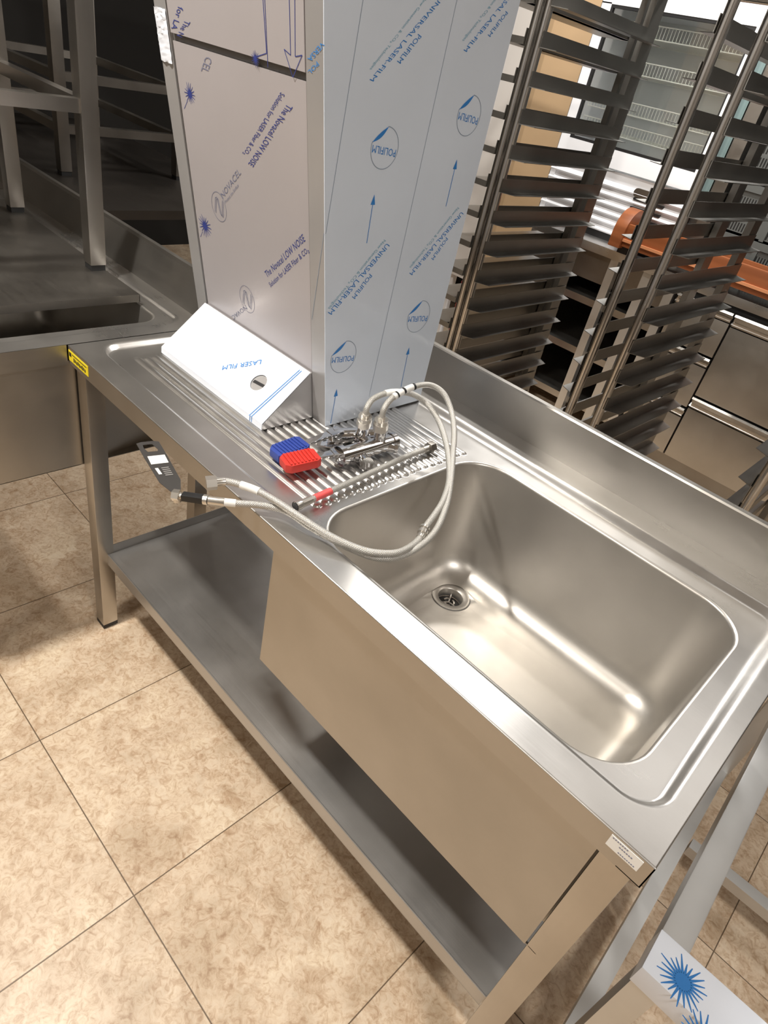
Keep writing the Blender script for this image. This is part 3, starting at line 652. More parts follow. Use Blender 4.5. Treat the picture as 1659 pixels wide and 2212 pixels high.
for (x, y) in ((.541, .246), (.545, .318)): pk.box(x - .004, x + .004, y - .004, y + .004, .8512, .8515)
pk.build('plate_hole', MT['black'], tp)
def lever(nm, piv, end, zz, mt, lab):
    piv = V3(piv); end = V3(end); d = (end - piv).normalized(); s = d.cross(V3((0, 0, 1))).normalized(); u = s.cross(d).normalized()
    am = MB()
    a0, a1, w0, w1, th = piv, end - d * .028, .0085, .0060, .0028
    am.prism([a0 - s * w0 - u * th, a1 - s * w1 - u * th, a1 + s * w1 - u * th, a0 + s * w0 - u * th], u * th * 2)
    am.prism([a0 - s * .011 - u * .012 - d * .012, a0 + s * .011 - u * .012 - d * .012, a0 + s * .011 - u * .012 + d * .016, a0 - s * .011 - u * .012 + d * .016], u * .016)
    ao = am.build('lever_arm', MT['chrome'], tp, bevel=.0012); 
    gm = MB(); c = end
    pr = []
    for (a, b) in ((-.034, -.016), (-.026, -.0205), (.024, -.0205), (.033, -.013), (.033, .013), (.024, .0205), (-.026, .0205), (-.034, .016)): pr.append(c + d * a + s * b - u * .0085)
    gm.prism(pr, u * .0165)
    gp = gm.build('lever_grip', mt, ao, bevel=.0022); gp['label'] = lab
    rb = MB()
    for k in range(8):
        q = c + d * (-.024 + k * .0068) + u * .0088
        rb.obox(q, d * .0014, s * .0178, u * .0016)
    rb.build('grip_ribs', mt, gp, bevel=.0005)
lever('blue', (.5590, .2560, .8760), (.5560, .1490, .8640), 0, MT['blue'], 'blue lever grip')
lever('red', (.6150, .2180, .8740), (.5960, .1410, .8660), 0, MT['red'], 'red lever grip')
def collar(par, a, b, r, mt='nickel', n=24, nm='hose_ferrule'):
    m = MB(); cyl(m, a, b, r, n=n); return m.build(nm, MT[mt], par, smooth=(n > 8), sharp=40)
def hose(path, r, par, nm='braided_hose'):
    m = MB(); m.tube(smooth_path(path, 8), r, 14, cap=True); return m.build(nm, MT['braid'], par, smooth=True, sharp=80)
inl = [((.6205, .3140, .868), HOSE_A[0]), ((.5860, .3000, .868), HOSE_B[0])]
for a, b in inl:
    a = V3(a); b = V3(b); d = (b - a); m = MB(); m.tube([a, a + d * .16, a + d * .20, a + d * .62], [.0135, .0135, .0112, .0112], 20); m.build('inlet_pipe', MT['chrome'], tp, smooth=True, sharp=40)
    m = MB(); m.tube([a + d * .58, b - d * .16], .0142, 8); m.tube([b - d * .16, b - d * .02], .0128, 24); m.tube([b - d * .02, b + d * .10], .0074, 20); m.build('hose_nut', MT['nickel'], tp)
HA = hose(HOSE_A, .0056, tp); HB = hose(HOSE_B, .0056, tp)
def seg_on(path, i0, i1): 
    P = smooth_path(path, 8); return P[int(i0 * 8):int(i1 * 8) + 1]
def sleeve(path, i0, i1, r, mt, par, nm, lab=None):
    m = MB(); m.tube(seg_on(path, i0, i1), r, 18); o = m.build(nm, MT[mt], par, smooth=True, sharp=60)
    if lab: o['label'] = lab
    return o
sA = sleeve(HOSE_A, 2.6, 4.0, .0064, 'white_label', HA, 'paper_label', 'white paper label round the hose')
sB = sleeve(HOSE_B, 3.0, 4.2, .0064, 'white_label', HB, 'paper_label', 'white paper label round the hose')
PA = smooth_path(HOSE_A, 8)
for k in (22, 26, 31):
    m = MB(); m.tube([PA[k], PA[k + 1]], .0066, 18, cap=False); m.build('label_print', MT['black'], sA, smooth=True)
sleeve(HOSE_A, 22.3, 22.9, .0063, 'white_label', HA, 'paper_label'); sleeve(HOSE_B, 22.0, 23.1, .0064, 'white_label', HB, 'paper_label')
for k in (13.0, 13.35): sleeve(HOSE_B, k, k + .22, .0088, 'nickel', HB, 'hose_ring')
sleeve(HOSE_B, 13.2, 13.9, .0067, 'nickel', HB, 'hose_ring')
sleeve(HOSE_A, 22.9, 24.0, .0066, 'nickel', HA, 'hose_ferrule'); sleeve(HOSE_B, 24.2, 25.0, .0066, 'nickel', HB, 'hose_ferrule')
eb = V3(HOSE_B[-1]); db = (V3(HOSE_B[-1]) - V3(HOSE_B[-2])).normalized(); db = (db + V3((-.2, -.3, -.1))).normalized()
m = MB(); m.tube([eb - db * .001, eb + db * .015], .0115, 6); nb = m.build('hose_nut', MT['nickel'], HB)
ea = V3(HOSE_A[-1]); da = (V3((.5895, -.0777, .86)) - ea).normalized()
m = MB(); m.tube([ea, ea + da * .007], .0082, 18); m.build('hose_nut', MT['nickel'], HA, smooth=True, sharp=40)
va = ea + da * .007; vb = va + da * .034; side = da.cross(V3((0, 0, 1))).normalized(); upv = side.cross(da).normalized()
m = MB(); m.obox((va + vb) / 2, da * .018, side * .0065, upv * .0055); vo = m.build('valve_handle', MT['black'], HA, bevel=.0015); vo['label'] = 'black stop valve handle'
m = MB(); m.tube([vb - da * .001, vb + da * .006], .0052, 16); m.tube([vb + da * .005, vb + da * .016], .0095, 6); m.tube([vb + da * .010 - upv * .010, vb + da * .010 + upv * .004], .007, 16); m.build('end_fitting', MT['nickel'], HA)
# dark hanging card with a slot
t0 = V3((.4400, -.0610, .872)); t1 = vb + da * .010 + upv * .006; dl = (t1 - t0); TL = dl.length; dl = dl.normalized(); ws_ = V3((-.0193, .0345, 0)); ws_ = (ws_ - dl * ws_.dot(dl)).normalized(); tn_ = dl.cross(ws_).normalized()
def tq(a, b, d=0): return t0 + dl * (a * TL) + ws_ * b + tn_ * d
card = MB(); HWd = .0185
outer = [(0, -.010), (.02, -HWd), (.16, -HWd), (.30, -HWd), (.80, -HWd * .9), (1.0, -.007), (1.0, .007), (.80, HWd * .9), (.30, HWd), (.16, HWd), (.02, HWd), (0, .010)]
hole_ = [(.06, -.006), (.065, -.010), (.13, -.011), (.20, -.010), (.21, -.008), (.22, -.004), (.22, .004), (.21, .008), (.17, .010), (.13, .009), (.065, .006), (.06, .003)]
nn_ = len(outer); vv = []
for d_ in (0, .0009):
    vv += [tq(a, b, d_) for a, b in outer] + [tq(a, b, d_) for a, b in hole_]
# ring between hole and the upper outline, then solid lower part
up_idx = [0, 1, 2, 3, 8, 9, 10, 11]; hol = [0, 1, 2, 4, 7, 8, 10, 11]
fc = []
for base_, flip in ((0, 1), (2 * nn_, 0)):
    for i in range(8):
        j = (i + 1) % 8; a, b = up_idx[i], up_idx[j]; c_, e_ = nn_ + hol[i], nn_ + hol[j]
        q = (base_ + a, base_ + b, base_ + e_, base_ + c_); fc.append(q if flip else q[::-1])
    q = tuple(base_ + k for k in (3, 4, 5, 6, 7, 8)); fc.append(q if flip else q[::-1])
for i in range(nn_): j = (i + 1) % nn_; fc.append((i, 2 * nn_ + i, 2 * nn_ + j, j))
for i in range(8): a, b = nn_ + hol[i], nn_ + hol[(i + 1) % 8]; fc.append((a, b, 2 * nn_ + b, 2 * nn_ + a))
card.add(vv, fc); co = card.build('hanging_card', plain('dark_card', (.035, .032, .03), .6, var=.1), HA); co['label'] = 'dark grey hanging card with a slot and white label'
sgn = 1 if tn_.dot(V3((1.313, -.525, 1.4746)) - t0) > 0 else -1
dd_ = .0012 if sgn > 0 else -.0003
m = MB(); m.prism([tq(.30, -.013, dd_), tq(.46, -.014, dd_), tq(.46, .014, dd_), tq(.30, .015, dd_)], tn_ * .0002 * sgn)
m.prism([tq(.54, -.012, dd_), tq(.66, -.011, dd_), tq(.66, -.006, dd_), tq(.54, -.007, dd_)], tn_ * .0002 * sgn)
for k in range(5): m.prism([tq(.54 + k * .035, -.002, dd_), tq(.555 + k * .035, -.002, dd_), tq(.555 + k * .035, .010, dd_), tq(.54 + k * .035, .010, dd_)], tn_ * .0002 * sgn)
# (kept with the card: its printed label)
m.f = [m.f[i] for i in range(len(m.f))]
# the text lines are grey, so split them
lab_m = MB(); lab_m.v = m.v[:16]; lab_m.f = m.f[:12]; lab_m.build('card_label', MT['white_label'], co)
ln_m = MB(); ln_m.v = m.v[16:]; ln_m.f = [tuple(i - 16 for i in f) for f in m.f[12:]]; ln_m.build('card_print', plain('faint_print', (.25, .24, .23), .5), co)

# loose short hose
fh = empty('flexible_hose', (.68, .24, .8450), 'short straight braided hose with a red label, lying across the drainer ribs', 'hose')
HC = hose(HOSE_C, .0056, fh)
sleeve(HOSE_C, .68, 1.25, .0064, 'red_label', fh, 'paper_label', 'red label round the hose')
c0 = V3(HOSE_C[0]); dc = (c0 - V3(HOSE_C[1])).normalized(); c1 = V3(HOSE_C[-1]); dc1 = (c1 - V3(HOSE_C[-2])).normalized()
m = MB(); m.tube([c0 - dc * .020, c0], .0068, 18); m.tube([c0, c0 + dc * .004, c0 + dc * .014], [.0068, .0082, .0082], 18, cap=False); m.tube([c0 + dc * .0135, c0 + dc * .003], [.0070, .0070], 18, cap=True)
m.build('end_ferrule', MT['nickel'], fh, smooth=True, sharp=40)
m = MB(); m.tube([c0 + dc * .0138, c0 + dc * .0142], .0064, 18); m.build('bore', MT['black'], fh)
m = MB(); m.tube([c1 - dc1 * .016, c1], .0070, 18); m.build('end_ferrule', MT['nickel'], fh, smooth=True, sharp=40)
m = MB(); m.tube([c1, c1 + dc1 * .015], .0118, 6); m.build('hose_nut', MT['dark_steel'], fh, bevel=.0008)

# ------------------------------------------------------------------ neighbouring sink table on the left
nb_ = empty('sink_table', (-.8, 0, 0), 'darker steel sink table on the left, its basin half covered by a steel board', 'sink table')
NOP = (-.76, -.082, -.300, .262, .05)
def zn(x, y): return H - .0075 * sstep(-rr_sdf(x, y, -1.55, -.045, -.335, .300, .04) / .014)
Xn = np.unique(np.concatenate([np.linspace(-1.6, -.1, 110), np.linspace(-.1, -.0015, 34)])); Yn = np.unique(np.concatenate([np.linspace(-.36, .22, 60), np.linspace(.22, .34, 40)]))
sheet('worktop', Xn, Yn, zn, NOP, MT['top'], nb_)
m = MB(); m.box(-.003, -.0015, -.36, -.002, H - .045, H - .0006); m.box(-.03, -.003, -.36, -.002, H - .046, H - .0445); m.box(-1.6, -.0015, -.36, -.3585, H - .045, H - .0006)
m.build('front_and_side_lip', MT['panel'], nb_)
m = MB(); m.prism([(-1.6, .340, H - .002), (-1.6, .372, H + .085), (-1.6, .372, H + .0955), (-1.6, .384, H + .0955), (-1.6, .384, H - .04), (-1.6, .3825, H - .04)], (1.5985, 0, 0)); m.build('backsplash', MT['panel'], nb_)
basin('basin', NOP, .8425, .56, MT['bowl'], nb_)
m = MB(); m.box(-.0225, -.021, -.335, .015, .535, H - .046); m.box(-.80, -.021, .275, .2765, .535, H - .046); m.box(-.80, -.021, -.335, -.3335, .535, H - .046); m.box(-.80, -.7985, -.335, .275, .535, H - .046); m.box(-.80, -.021, -.335, .275, .535, .5365)
m.prism([(-.021, .015, .535), (-.0225, .015, .535), (-.0625, .275, .535), (-.061, .275, .535)], (0, 0, H - .046 - .535))
m.build('basin_skirt', MT['panel'], nb_)
for (x, y) in ((-.072, .335), (-1.59, .335), (-.072, -.350), (-1.59, -.350)):
    m = MB(); m.box(x, x + .04, y, y + .04, .012, H - .046); lo = m.build('leg', MT['leg'], nb_)
    m = MB(); m.tube([(x + .02, y + .02, 0), (x + .02, y + .02, .012)], .018, 16); m.build('rubber_foot', MT['black_rubber'], lo)
# steel board laid over its basin
bo = empty('steel_board', (-.6, -.05, .8500), 'flat steel board lying over the basin of the left sink table', 'board')
m = MB(); m.box(-1.0, -.180, -.33, .2560, .8690, .8705); m.box(-.1815, -.180, -.33, .2560, .8520, .8690); m.box(-1.0, -.180, .2545, .2560, .8520, .8690); m.box(-1.0, -.9985, -.33, .256, .852, .869)
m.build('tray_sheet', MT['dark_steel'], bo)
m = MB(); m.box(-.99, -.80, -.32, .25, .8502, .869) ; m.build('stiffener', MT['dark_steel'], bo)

# ------------------------------------------------------------------ stacked steel table frames, dark corner on the left
def frame_table(name, x0, x1, y0, y1, z0, z1, rail_z, label, mat, tube=.04, foot=True, rails=('x0', 'x1', 'y0', 'y1'), topsheet=True, group=None):
    t = empty(name, ((x0 + x1) / 2, (y0 + y1) / 2, z0), label, 'table', group)
    for (x, y) in ((x0, y0), (x1 - tube, y0), (x0, y1 - tube), (x1 - tube, y1 - tube)):
        m = MB(); m.box(x, x + tube, y, y + tube, z0 + (.014 if foot else 0), z1); lo = m.build('leg', mat, t, bevel=.002)
        if foot:
            m = MB(); m.box(x + .002, x + tube - .002, y + .002, y + tube - .002, z0, z0 + .015); m.build('rubber_foot', MT['black_rubber'], lo)
    for rz in rail_z:
        for r in rails:
            m = MB(); h = .028
            if r == 'x0': m.box(x0 + .006, x0 + tube - .006, y0 + tube, y1 - tube, rz - h / 2, rz + h / 2)
            if r == 'x1': m.box(x1 - tube + .006, x1 - .006, y0 + tube, y1 - tube, rz - h / 2, rz + h / 2)
            if r == 'y0': m.box(x0 + tube, x1 - tube, y0 + .006, y0 + tube - .006, rz - h / 2, rz + h / 2)
            if r == 'y1': m.box(x0 + tube, x1 - tube, y1 - tube + .006, y1 - .006, rz - h / 2, rz + h / 2)
            m.build('rail', mat, t)
    if topsheet:
        m = MB(); m.box(x0 - .01, x1 + .01, y0 - .01, y1 + .01, z1, z1 + .03); m.build('table_top', mat, t)
    return t
frame_table('small_steel_table', -.90, -.352, -.32, .256, .8707, 1.78, (1.235,), 'small steel table standing on the steel board, its corner leg near the wrapped cabinet', MT['leg'])
wtb = frame_table('steel_worktable', -2.5, -.90, .46, 1.22, 0, .84, (.20,), 'steel worktable in shade-dark colour behind the left sink table, carrying a table frame', MT['shade_top'])
m = MB(); m.box(-2.45, -.95, .49, .50, .22, .84); m.box(-2.45, -.95, .5, 1.18, .215, .22); m.build('shade_panel', MT['black_int'], wtb)  # black sheets stand in for the unlit space under the worktable
frame_table('steel_table_frame', -2.1, -1.32, .56, 1.06, .8700, 1.75, (1.02, 1.18), 'steel table frame standing on the shade-dark worktable at the left', MT['dark_steel'], topsheet=True)
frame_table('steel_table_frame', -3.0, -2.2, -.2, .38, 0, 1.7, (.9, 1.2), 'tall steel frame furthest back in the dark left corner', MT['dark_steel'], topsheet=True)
m = MB(); m.box(-.85, -.70, -.43, -.12, .8708, .878)  # added bar stands in for a lamp's bright reflection
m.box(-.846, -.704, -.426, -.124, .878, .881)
tag(m.build('reflection_bar', MT['tube'], None, bevel=.001), 'bright flat bar added as a lamp reflection on the steel board', 'reflection')

# ------------------------------------------------------------------ tray racks
def make_rack(label, W=.4665, D=.575, tray=False):
    x0, x1, y0, y1 = 0.0, W, 0.0, D; r = .0130
    t = empty('tray_rack', (0, 0, 0), label, 'tray rack', 'tray racks behind the sink table')
    for x in (x0, x1):
        for y in (y0, y1):
            m = MB()
            if y == y0: m.tube([(x, y, .12), (x, y, 1.80)], r, 18)
            else: m.box(x - .010, x + .010, y - .045, y + .020, .12, 1.80)
            m.build('upright', MT['tube'] if y == y0 else MT['slide'], t, smooth=(y == y0), sharp=50)
            m = MB(); m.tube([(x, y, .085), (x, y, .125)], .010, 12); m.tube([(x - .012, y, .04), (x + .012, y, .04)], .04, 20)
            m.obox((x, y, .075), (.012, 0, 0), (0, .02, 0), (0, 0, .012)); m.build('caster', MT['black_rubber'], t, smooth=True)
    for z in (.14, 1.785):
        for y in (y0, y1):
            m = MB(); m.tube([(x0, y, z), (x1, y, z)], .011, 14); m.build('cross_bar', MT['tube'], t, smooth=True)
        for x in (x0, x1):
            m = MB(); m.tube([(x, y0, z), (x, y1, z)], .011, 14); m.build('side_bar', MT['tube'], t, smooth=True)
    for s, x in ((1, x0 + r), (-1, x1 - r)):
        for k in range(18):
            z = .969 + .0885 * (k - 8)
            if z < .2 or z > 1.76: continue
            m = MB(); a, b = y0 - .012, y1 + .014; X_ = lambda d: x + s * d
            m.box(X_(0), X_(.0015), a, b, z - .035, z)
            m.prism([(X_(0), a, z - .0365), (X_(0), b, z - .0365), (X_(.040), b - .022, z - .0365), (X_(.040), a + .022, z - .0365)][::s], (0, 0, .0015))
            if tray and s < 0: m.box(X_(.005), X_(.14), a, b, z - .0365, z - .035); m.box(X_(.0), X_(.14), a - .0015, a, z - .0365, z - .020)
            m.build('slide', MT['slide'], t)
    return t
rk = make_rack('left of the two full tray racks, cardboard and fridge showing through it'); rk.location = (.0858, 1.25, 0)
r2 = copy_tree(rk); r2.location = (.6425, 1.25, 0); r2['label'] = 'right hand tray rack, in front of the drawer fronts'
r0 = make_rack('tray rack mostly hidden behind the wrapped cabinet', .66, .575, True); r0.location = (.0858 - .034 - .66, 1.258, 0)

# ------------------------------------------------------------------ background: refrigerated counter, open counter
CY = 2.70
fc_ = empty('drawer_counter', (.95, 3.03, 0), 'steel counter with large drawer fronts and bright grip handles, at the right', 'counter')
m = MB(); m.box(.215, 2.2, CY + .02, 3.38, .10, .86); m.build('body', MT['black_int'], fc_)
m = MB(); m.box(.20, 2.22, CY - .015, 3.40, .862, .902); m.build('worktop', MT['top'], fc_, bevel=.002)
m = MB(); m.box(.215, 2.2, CY + .04, CY + .06, 0.0, .10); m.build('plinth', MT['dark_steel'], fc_)
def drawer(x0, x1, z0, z1, par, hand=.055):
    m = MB(); m.box(x0, x1, CY - .012, CY + .02, z0, z1 - hand - .004)
    d = m.build('drawer_front', MT['panel'], par, bevel=.002)
    m = MB(); y = CY - .012
    m.prism([(x0, y, z1 - hand), (x0, y - .012, z1 - hand + .010), (x0, y + .006, z1 - hand + .022), (x0, y + .006, z1 - .018), (x0, y - .014, z1 - .010), (x0, y - .010, z1), (x0, y + .03, z1), (x0, y + .03, z1 - hand)][::-1], (x1 - x0, 0, 0))
    m.build('handle', MT['tube'], d)
for (a, b) in ((.4985, 1.07), (1.078, 1.64), (1.648, 2.19)):
    for (c_, e_) in ((.44, .835), (.11, .432)): drawer(a, b, c_, e_, fc_)
for (c_, e_) in ((.625, .835), (.37, .617), (.11, .362)): drawer(.222, .490, c_, e_, fc_, .045)
oc = empty('open_counter', (-.25, 3.03, 0), 'long steel counter with dark open compartments, under the white fridge', 'counter')
m = MB(); m.box(-.78, .198, CY - .015, 3.40, .862, .902); m.build('worktop', MT['top'], oc, bevel=.002)
m = MB(); m.box(-.78, .198, 3.36, 3.38, .0, .862); m.build('back_panel', MT['black_int'], oc)
for x in (-.78, -.42, -.16, .02, .155):
    m = MB(); m.box(x, x + .042, CY, CY + .04, 0, .862); m.build('upright', MT['galv'], oc)
for z in (.120, .385, .640):
    m = MB(); m.box(-.738, .197, CY + .041, 3.36, z - .002, z); m.box(-.738, .197, CY + .041, CY + .045, z - .035, z - .002); m.build('shelf', MT['panel'], oc)
m = MB(); m.box(-.78, .198, CY + .05, 3.36, .72, .862); m.build('apron_box', MT['dark_steel'], oc)

# white display fridge on the counter
FX0, FX1, FYF = -.735, .02, 2.85
fr = empty('display_fridge', (-.36, 3.1, .902), 'white display fridge with glass doors and wire baskets, standing on the counter', 'fridge')
m = MB(); m.box(FX0, FX0 + .03, FYF, 3.35, .915, 2.05); m.box(FX1 - .03, FX1, FYF + .06, 3.35, .915, 1.215); m.box(FX0, FX1, 3.33, 3.35, .915, 2.05); m.box(FX0, FX1, FYF, 3.35, 1.845, 2.05); m.box(FX0, FX1, FYF + .03, 3.33, .915, 1.20)
m.build('cabinet', MT['white_paint'], fr)
m = MB(); m.box(FX0 + .004, FX1 - .004, FYF + .005, FYF + .03, .902, .932); m.build('base', MT['black'], fr)  # black strip carries the shadow line under the fridge in its colour
gr = MB(); z = .918
gr.box(FX0, FX1, FYF + .012, FYF + .03, .932, 1.205)
for k in range(6): gr.prism([(FX0, FYF, .935 + k * .040), (FX0, FYF - .006, .942 + k * .040), (FX0, FYF + .010, .960 + k * .040), (FX0, FYF + .012, .935 + k * .040)][::-1], (FX1 - FX0, 0, 0))
go = gr.build('vent_panel', MT['white_paint'], fr); go['label'] = 'white louvred vent panel'
m = MB()
for k in range(5): m.box(-.235, -.075, FYF - .0035, FYF + .012, .958 + k * .040 - .002, .966 + k * .040)
m.build('vent_slot', MT['black'], go)
m = MB(); q = rr_ring(-.245, -.135, 1.128, 1.168, .0195, 0, 8, 2); m.prism([(a, FYF - .005, b) for a, b, c_ in q][::-1], (0, .012, 0)); m.build('badge', MT['dark_steel'], go)
dr_ = MB(); dr_.box(FX0 + .002, FX1, FYF - .004, FYF + .03, 1.214, 1.292); dr_.box(FX0 + .002, FX0 + .052, FYF - .004, FYF + .03, 1.292, 1.84); dr_.box(FX0 + .002, FX1, FYF - .004, FYF + .03, 1.835, 1.95); dr_.box(FX1 - .018, FX1, FYF - .004, FYF + .03, 1.292, 1.835)
do = dr_.build('door_frame', MT['white_paint'], fr)
m = MB(); 
for (a, b, c_, e_) in ((FX0 + .052, FX1 - .018, 1.292, 1.304), (FX0 + .052, FX1 - .018, 1.823, 1.835), (FX0 + .052, FX0 + .064, 1.304, 1.823), (FX1 - .026, FX1 - .018, 1.304, 1.823)): m.box(a, b, FYF - .002, FYF + .02, c_, e_)
m.build('door_gasket', MT['black'], do)
m = MB(); m.box(FX0 + .064, FX1 - .026, FYF + .006, FYF + .010, 1.304, 1.823); m.build('door_glass', MT['glass'], do)
m = MB(); m.tube([(-.155, FYF + .005, 1.330), (-.155, FYF + .0045, 1.330)], .017, 20); m.build('round_sticker', MT['ink_blue'], do)
m = MB(); m.box(-.168, -.150, FYF + .0035, FYF + .0043, 1.324, 1.336); m.build('sticker_centre', MT['white_paint'], do)
m = MB(); m.box(FX0 + .03, FX1 - .005, 3.30, 3.33, 1.20, 1.845); m.box(FX1 - .006, FX1 - .004, FYF + .03, 3.33, 1.20, 1.845); m.build('liner', plain('grey_liner', (.72, .74, .73), .5), fr)
for zb in (1.345, 1.44, 1.60, 1.74):
    m = MB(); xs = np.linspace(FX0 + .06, FX1 - .05, 40)
    for x in xs: m.tube([(x, FYF + .06, zb), (x, FYF + .06, zb + .050)], .0013, 6); m.tube([(x, FYF + .06, zb), (x, 3.28, zb)], .0012, 5)
    for zz_ in (zb, zb + .05): m.tube([(xs[0], FYF + .06, zz_), (xs[-1], FYF + .06, zz_)], .0024, 8)
    m.tube([(xs[0], 3.28, zb), (xs[-1], 3.28, zb)], .0024, 8)
    m.build('wire_basket', MT['wire'], fr)
# teal glass fronted item beside it
tg = empty('glass_case', (.12, 3.05, .902), 'grey display case with curved teal glass, right of the white fridge', 'display case')
m = MB(); m.box(.03, .16, 2.95, 3.33, .902, 1.90); m.box(.10, .16, 2.86, 2.95, .902, 1.90); m.build('case_body', MT['dark_steel'], tg)
m = MB(); pts_ = [(.024 + .074 * t, 2.935 - .085 * math.sin(t * math.pi / 2), 1.12) for t in np.linspace(0, 1, 10)]; m.prism(pts_ + [(p[0] - .001, p[1] + .006, p[2]) for p in pts_[::-1]], (0, 0, .70)); m.build('curved_glass', MT['teal_glass'], tg, smooth=True)
# slotted grey crates, stacked
def crate_mat():
    m, nt, b = new_mat('grey_slotted_plastic'); tc = N(nt, 'ShaderNodeTexCoord'); sp = N(nt, 'ShaderNodeSeparateXYZ'); nt.links.new(tc.outputs['Object'], sp.inputs[0])
    def band(o, per, lo, hi, sh=0.0):
        a = N(nt, 'ShaderNodeMath', operation='MULTIPLY_ADD'); nt.links.new(o, a.inputs[0]); a.inputs[1].default_value = 1 / per; a.inputs[2].default_value = sh + 50
        f = N(nt, 'ShaderNodeMath', operation='FRACT'); nt.links.new(a.outputs[0], f.inputs[0])
        g1 = N(nt, 'ShaderNodeMath', operation='GREATER_THAN'); nt.links.new(f.outputs[0], g1.inputs[0]); g1.inputs[1].default_value = lo
        g2 = N(nt, 'ShaderNodeMath', operation='LESS_THAN'); nt.links.new(f.outputs[0], g2.inputs[0]); g2.inputs[1].default_value = hi
        q = N(nt, 'ShaderNodeMath', operation='MULTIPLY'); nt.links.new(g1.outputs[0], q.inputs[0]); nt.links.new(g2.outputs[0], q.inputs[1]); return q.outputs[0]
    def mul(a, b_): q = N(nt, 'ShaderNodeMath', operation='MULTIPLY'); nt.links.new(a, q.inputs[0]); nt.links.new(b_, q.inputs[1]); return q.outputs[0]
    k = mul(mul(band(sp.outputs[0], .0125, .30, .80), band(sp.outputs[2], .050, .16, .86, -.1)), mul(band(sp.outputs[0], .19, .10, .92, .5), band(sp.outputs[2], .205, .06, .78)))
    mx = N(nt, 'ShaderNodeMix', data_type='RGBA'); nt.links.new(k, mx.inputs[0]); mx.inputs[6].default_value = (.10, .105, .10, 1); mx.inputs[7].default_value = (.008, .008, .008, 1)
    nt.links.new(mx.outputs[2], b.inputs['Base Color']); b.inputs['Roughness'].default_value = .45; return m
CRM = crate_mat()
for k in range(5):
    c = empty('slotted_crate', (.48, 3.05, .902 + k * .205), 'grey slotted plastic crate, %s of the stack right of the display case' % ['lowest', 'second from the bottom', 'middle', 'second from the top', 'topmost'][k], 'crate', 'slotted crates stacked on the counter')
    z0 = .904 + k * .205; cx0, cx1, y0, y1 = .20, .78, 2.88, 3.26
    b = MB(); b.box(cx0, cx1, y0, y0 + .008, z0, z0 + .200); b.box(cx0, cx1, y1 - .008, y1, z0, z0 + .200); b.box(cx0, cx0 + .008, y0, y1, z0, z0 + .200); b.box(cx1 - .008, cx1, y0, y1, z0, z0 + .200); b.box(cx0, cx1, y0, y1, z0, z0 + .006)
    b.box(cx0 - .008, cx1 + .008, y0 - .008, y0, z0 + .170, z0 + .200)
    for x in np.linspace(cx0, cx1 - .02, 4): b.box(x, x + .02, y0 - .006, y0, z0, z0 + .17)
    b.build('crate_shell', CRM, c)
# wooden tray with rounded raised ends on the counter
wt = empty('wooden_tray', (.70, 2.76, .902), 'long orange brown wooden tray with a rounded raised end, on the counter', 'tray')
m = MB(); m.box(-.12, 1.55, 2.66, 2.685, .935, 1.035); m.box(-.12, 1.55, 2.80, 2.82, .935, 1.035); m.box(-.12, 1.55, 2.685, 2.80, .935, .95); m.build('tray_body', MT['wood'], wt, bevel=.003)
m = MB(); m.box(-.12, 1.55, 2.652, 2.66, .958, .970); m.build('front_bead', plain('pale_wood', (.62, .26, .12), .45), wt)
for x in (-.18, 1.55):
    m = MB(); pr = [(x, 2.64 + .0, .925)] + [(x, 2.742 - .102 * math.cos(a), .985 + .110 * math.sin(a)) for a in np.linspace(0, math.pi, 14)] + [(x, 2.844, .925)]
    m.prism(pr, (.06, 0, 0)); m.build('rounded_end', MT['wood'], wt, bevel=.004)
for x in (-.14, .7, 1.52):
    m = MB(); m.box(x, x + .05, 2.68, 2.81, .902, .936); m.build('foot', MT['black'], wt)

# cardboard and red item behind the rack
cbx = empty('cardboard_box', (-.42, 2.13, 0), 'tall narrow brown cardboard box standing behind the left tray rack', 'box')
m = MB(); m.prism([(-.548, 2.11, .30), (-.440, 2.070, .30), (-.282, 2.10, .30), (-.360, 2.22, .30), (-.545, 2.22, .30)][::1], (0, 0, 1.60)); m.build('carton', MT['card'], cbx, bevel=.002)
m = MB(); m.box(-.540, -.40, 2.115, 2.20, .0, .30); m.build('carton_foot', MT['card'], cbx)
m = MB(); m.prism([(-.520, 2.0985, 1.20), (-.442, 2.0696, 1.20), (-.442, 2.0690, 1.20), (-.520, 2.0979, 1.20)], (0, 0, .05)); m.build('packing_tape', plain('tape', (.42, .29, .17), .25), cbx)
m = MB(); m.tube([(-.60, 2.2, 0), (-.60, 2.2, .62)], .035, 20); m.tube([(-.60, 2.2, .62), (-.60, 2.2, .68)], [.035, .012], 20)
tag(m.build('red_canister', plain('red_paint', (.35, .01, .01), .35), None, smooth=True, sharp=50), 'dark red canister standing beside the cardboard box', 'canister')
wc = empty('white_cupboard', (-1.25, 3.0, 0), 'tall white cupboard behind the rack at the left of the cardboard box', 'cupboard')
m = MB(); m.box(-2.2, -.80, 2.55, 2.69, .52, 2.3); m.build('cupboard_body', plain('cream_paint', (.80, .76, .72), .5), wc)
for x in (-1.9, -1.5, -1.15, -.98):
    m = MB(); m.box(x, x + .004, 2.5475, 2.55, .53, 2.29); m.build('door_gap', MT['ink_grey'], wc)
for x in (-2.15, -1.0, -.86):
    m = MB(); m.box(x, x + .035, 2.56, 2.595, 0, .52); m.build('leg', MT['white_paint'], wc)

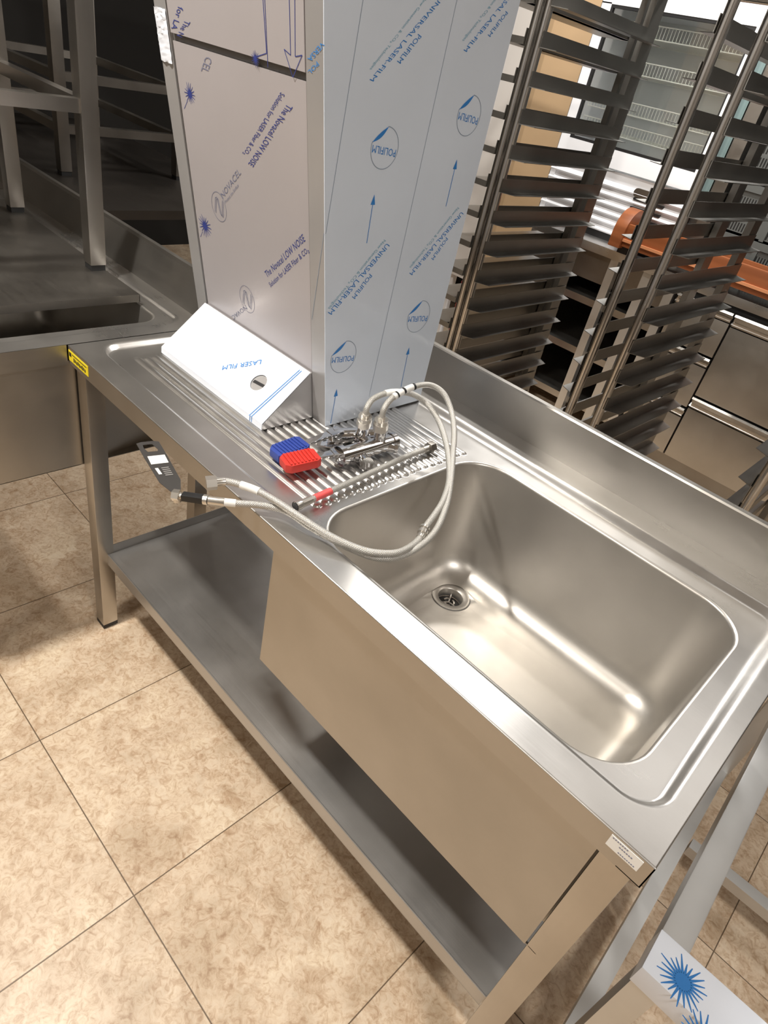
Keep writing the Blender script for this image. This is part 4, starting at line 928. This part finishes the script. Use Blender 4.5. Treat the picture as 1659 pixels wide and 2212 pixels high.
# ------------------------------------------------------------------ low steel stand at the lower right
RT = Matrix.Rotation(math.radians(1.9), 4, 'Z')
sd = empty('equipment_stand', (1.443, .115, 0), 'low steel stand with a film covered front rail, in the right foreground', 'stand')
def sbox(m, x0, x1, y0, y1, z0, z1):
    b = MB().box(x0, x1, y0, y1, z0, z1); m.add([V3((1.443, .115, 0)) + RT @ V3(v) for v in b.v], b.f); return m
ST = .545
m = MB(); sbox(m, -.002, .040, .0, .95, ST - .04, ST); m.build('side_rail', MT['galv'], sd, bevel=.002)
m = MB(); sbox(m, .7, .742, .0, .95, ST - .04, ST); m.build('side_rail', MT['galv'], sd, bevel=.002)
m = MB(); sbox(m, -.003, .745, -.004, .066, ST - .042, ST + .001); fr_ = m.build('front_rail', MT['film_white'], sd, bevel=.002); fr_['label'] = 'front rail covered in pale film with a blue sunburst'
m = MB(); sbox(m, .04, .70, .91, .95, ST - .04, ST); m.build('back_rail', MT['galv'], sd, bevel=.002)
for (x, y) in ((0, 0), (.70, 0), (0, .91), (.70, .91)):
    m = MB(); sbox(m, x, x + .038, y, y + .038, .012, ST - .04); lo = m.build('leg', MT['galv'], sd, bevel=.002)
    m = MB(); sbox(m, x + .003, x + .035, y + .003, y + .035, 0, .012); m.build('rubber_foot', MT['black_rubber'], lo)
m = MB(); sbox(m, .002, .034, .038, .91, .085, .115); m.build('lower_rail', MT['galv'], sd); 
m = MB(); sbox(m, .038, .70, .62, .65, .085, .115); m.build('lower_rail', MT['galv'], sd)
m = MB(); sbox(m, .70, .734, .038, .91, .085, .115); m.build('lower_rail', MT['galv'], sd)
U_ = RT.to_3x3() @ V3((1, 0, 0)); V_ = RT.to_3x3() @ V3((0, 1, 0))
sunburst((1.488, .140, ST + .0014), .036, U_, V_, V3((0, 0, 1)), MT['ink_blue'], fr_, (0, 0, 0), 22, 3, .30)
sunburst((1.535, .094, ST + .0014), .036, U_, V_, V3((0, 0, 1)), MT['ink_blue'], fr_, (0, 0, 0), 22, 4, .30)
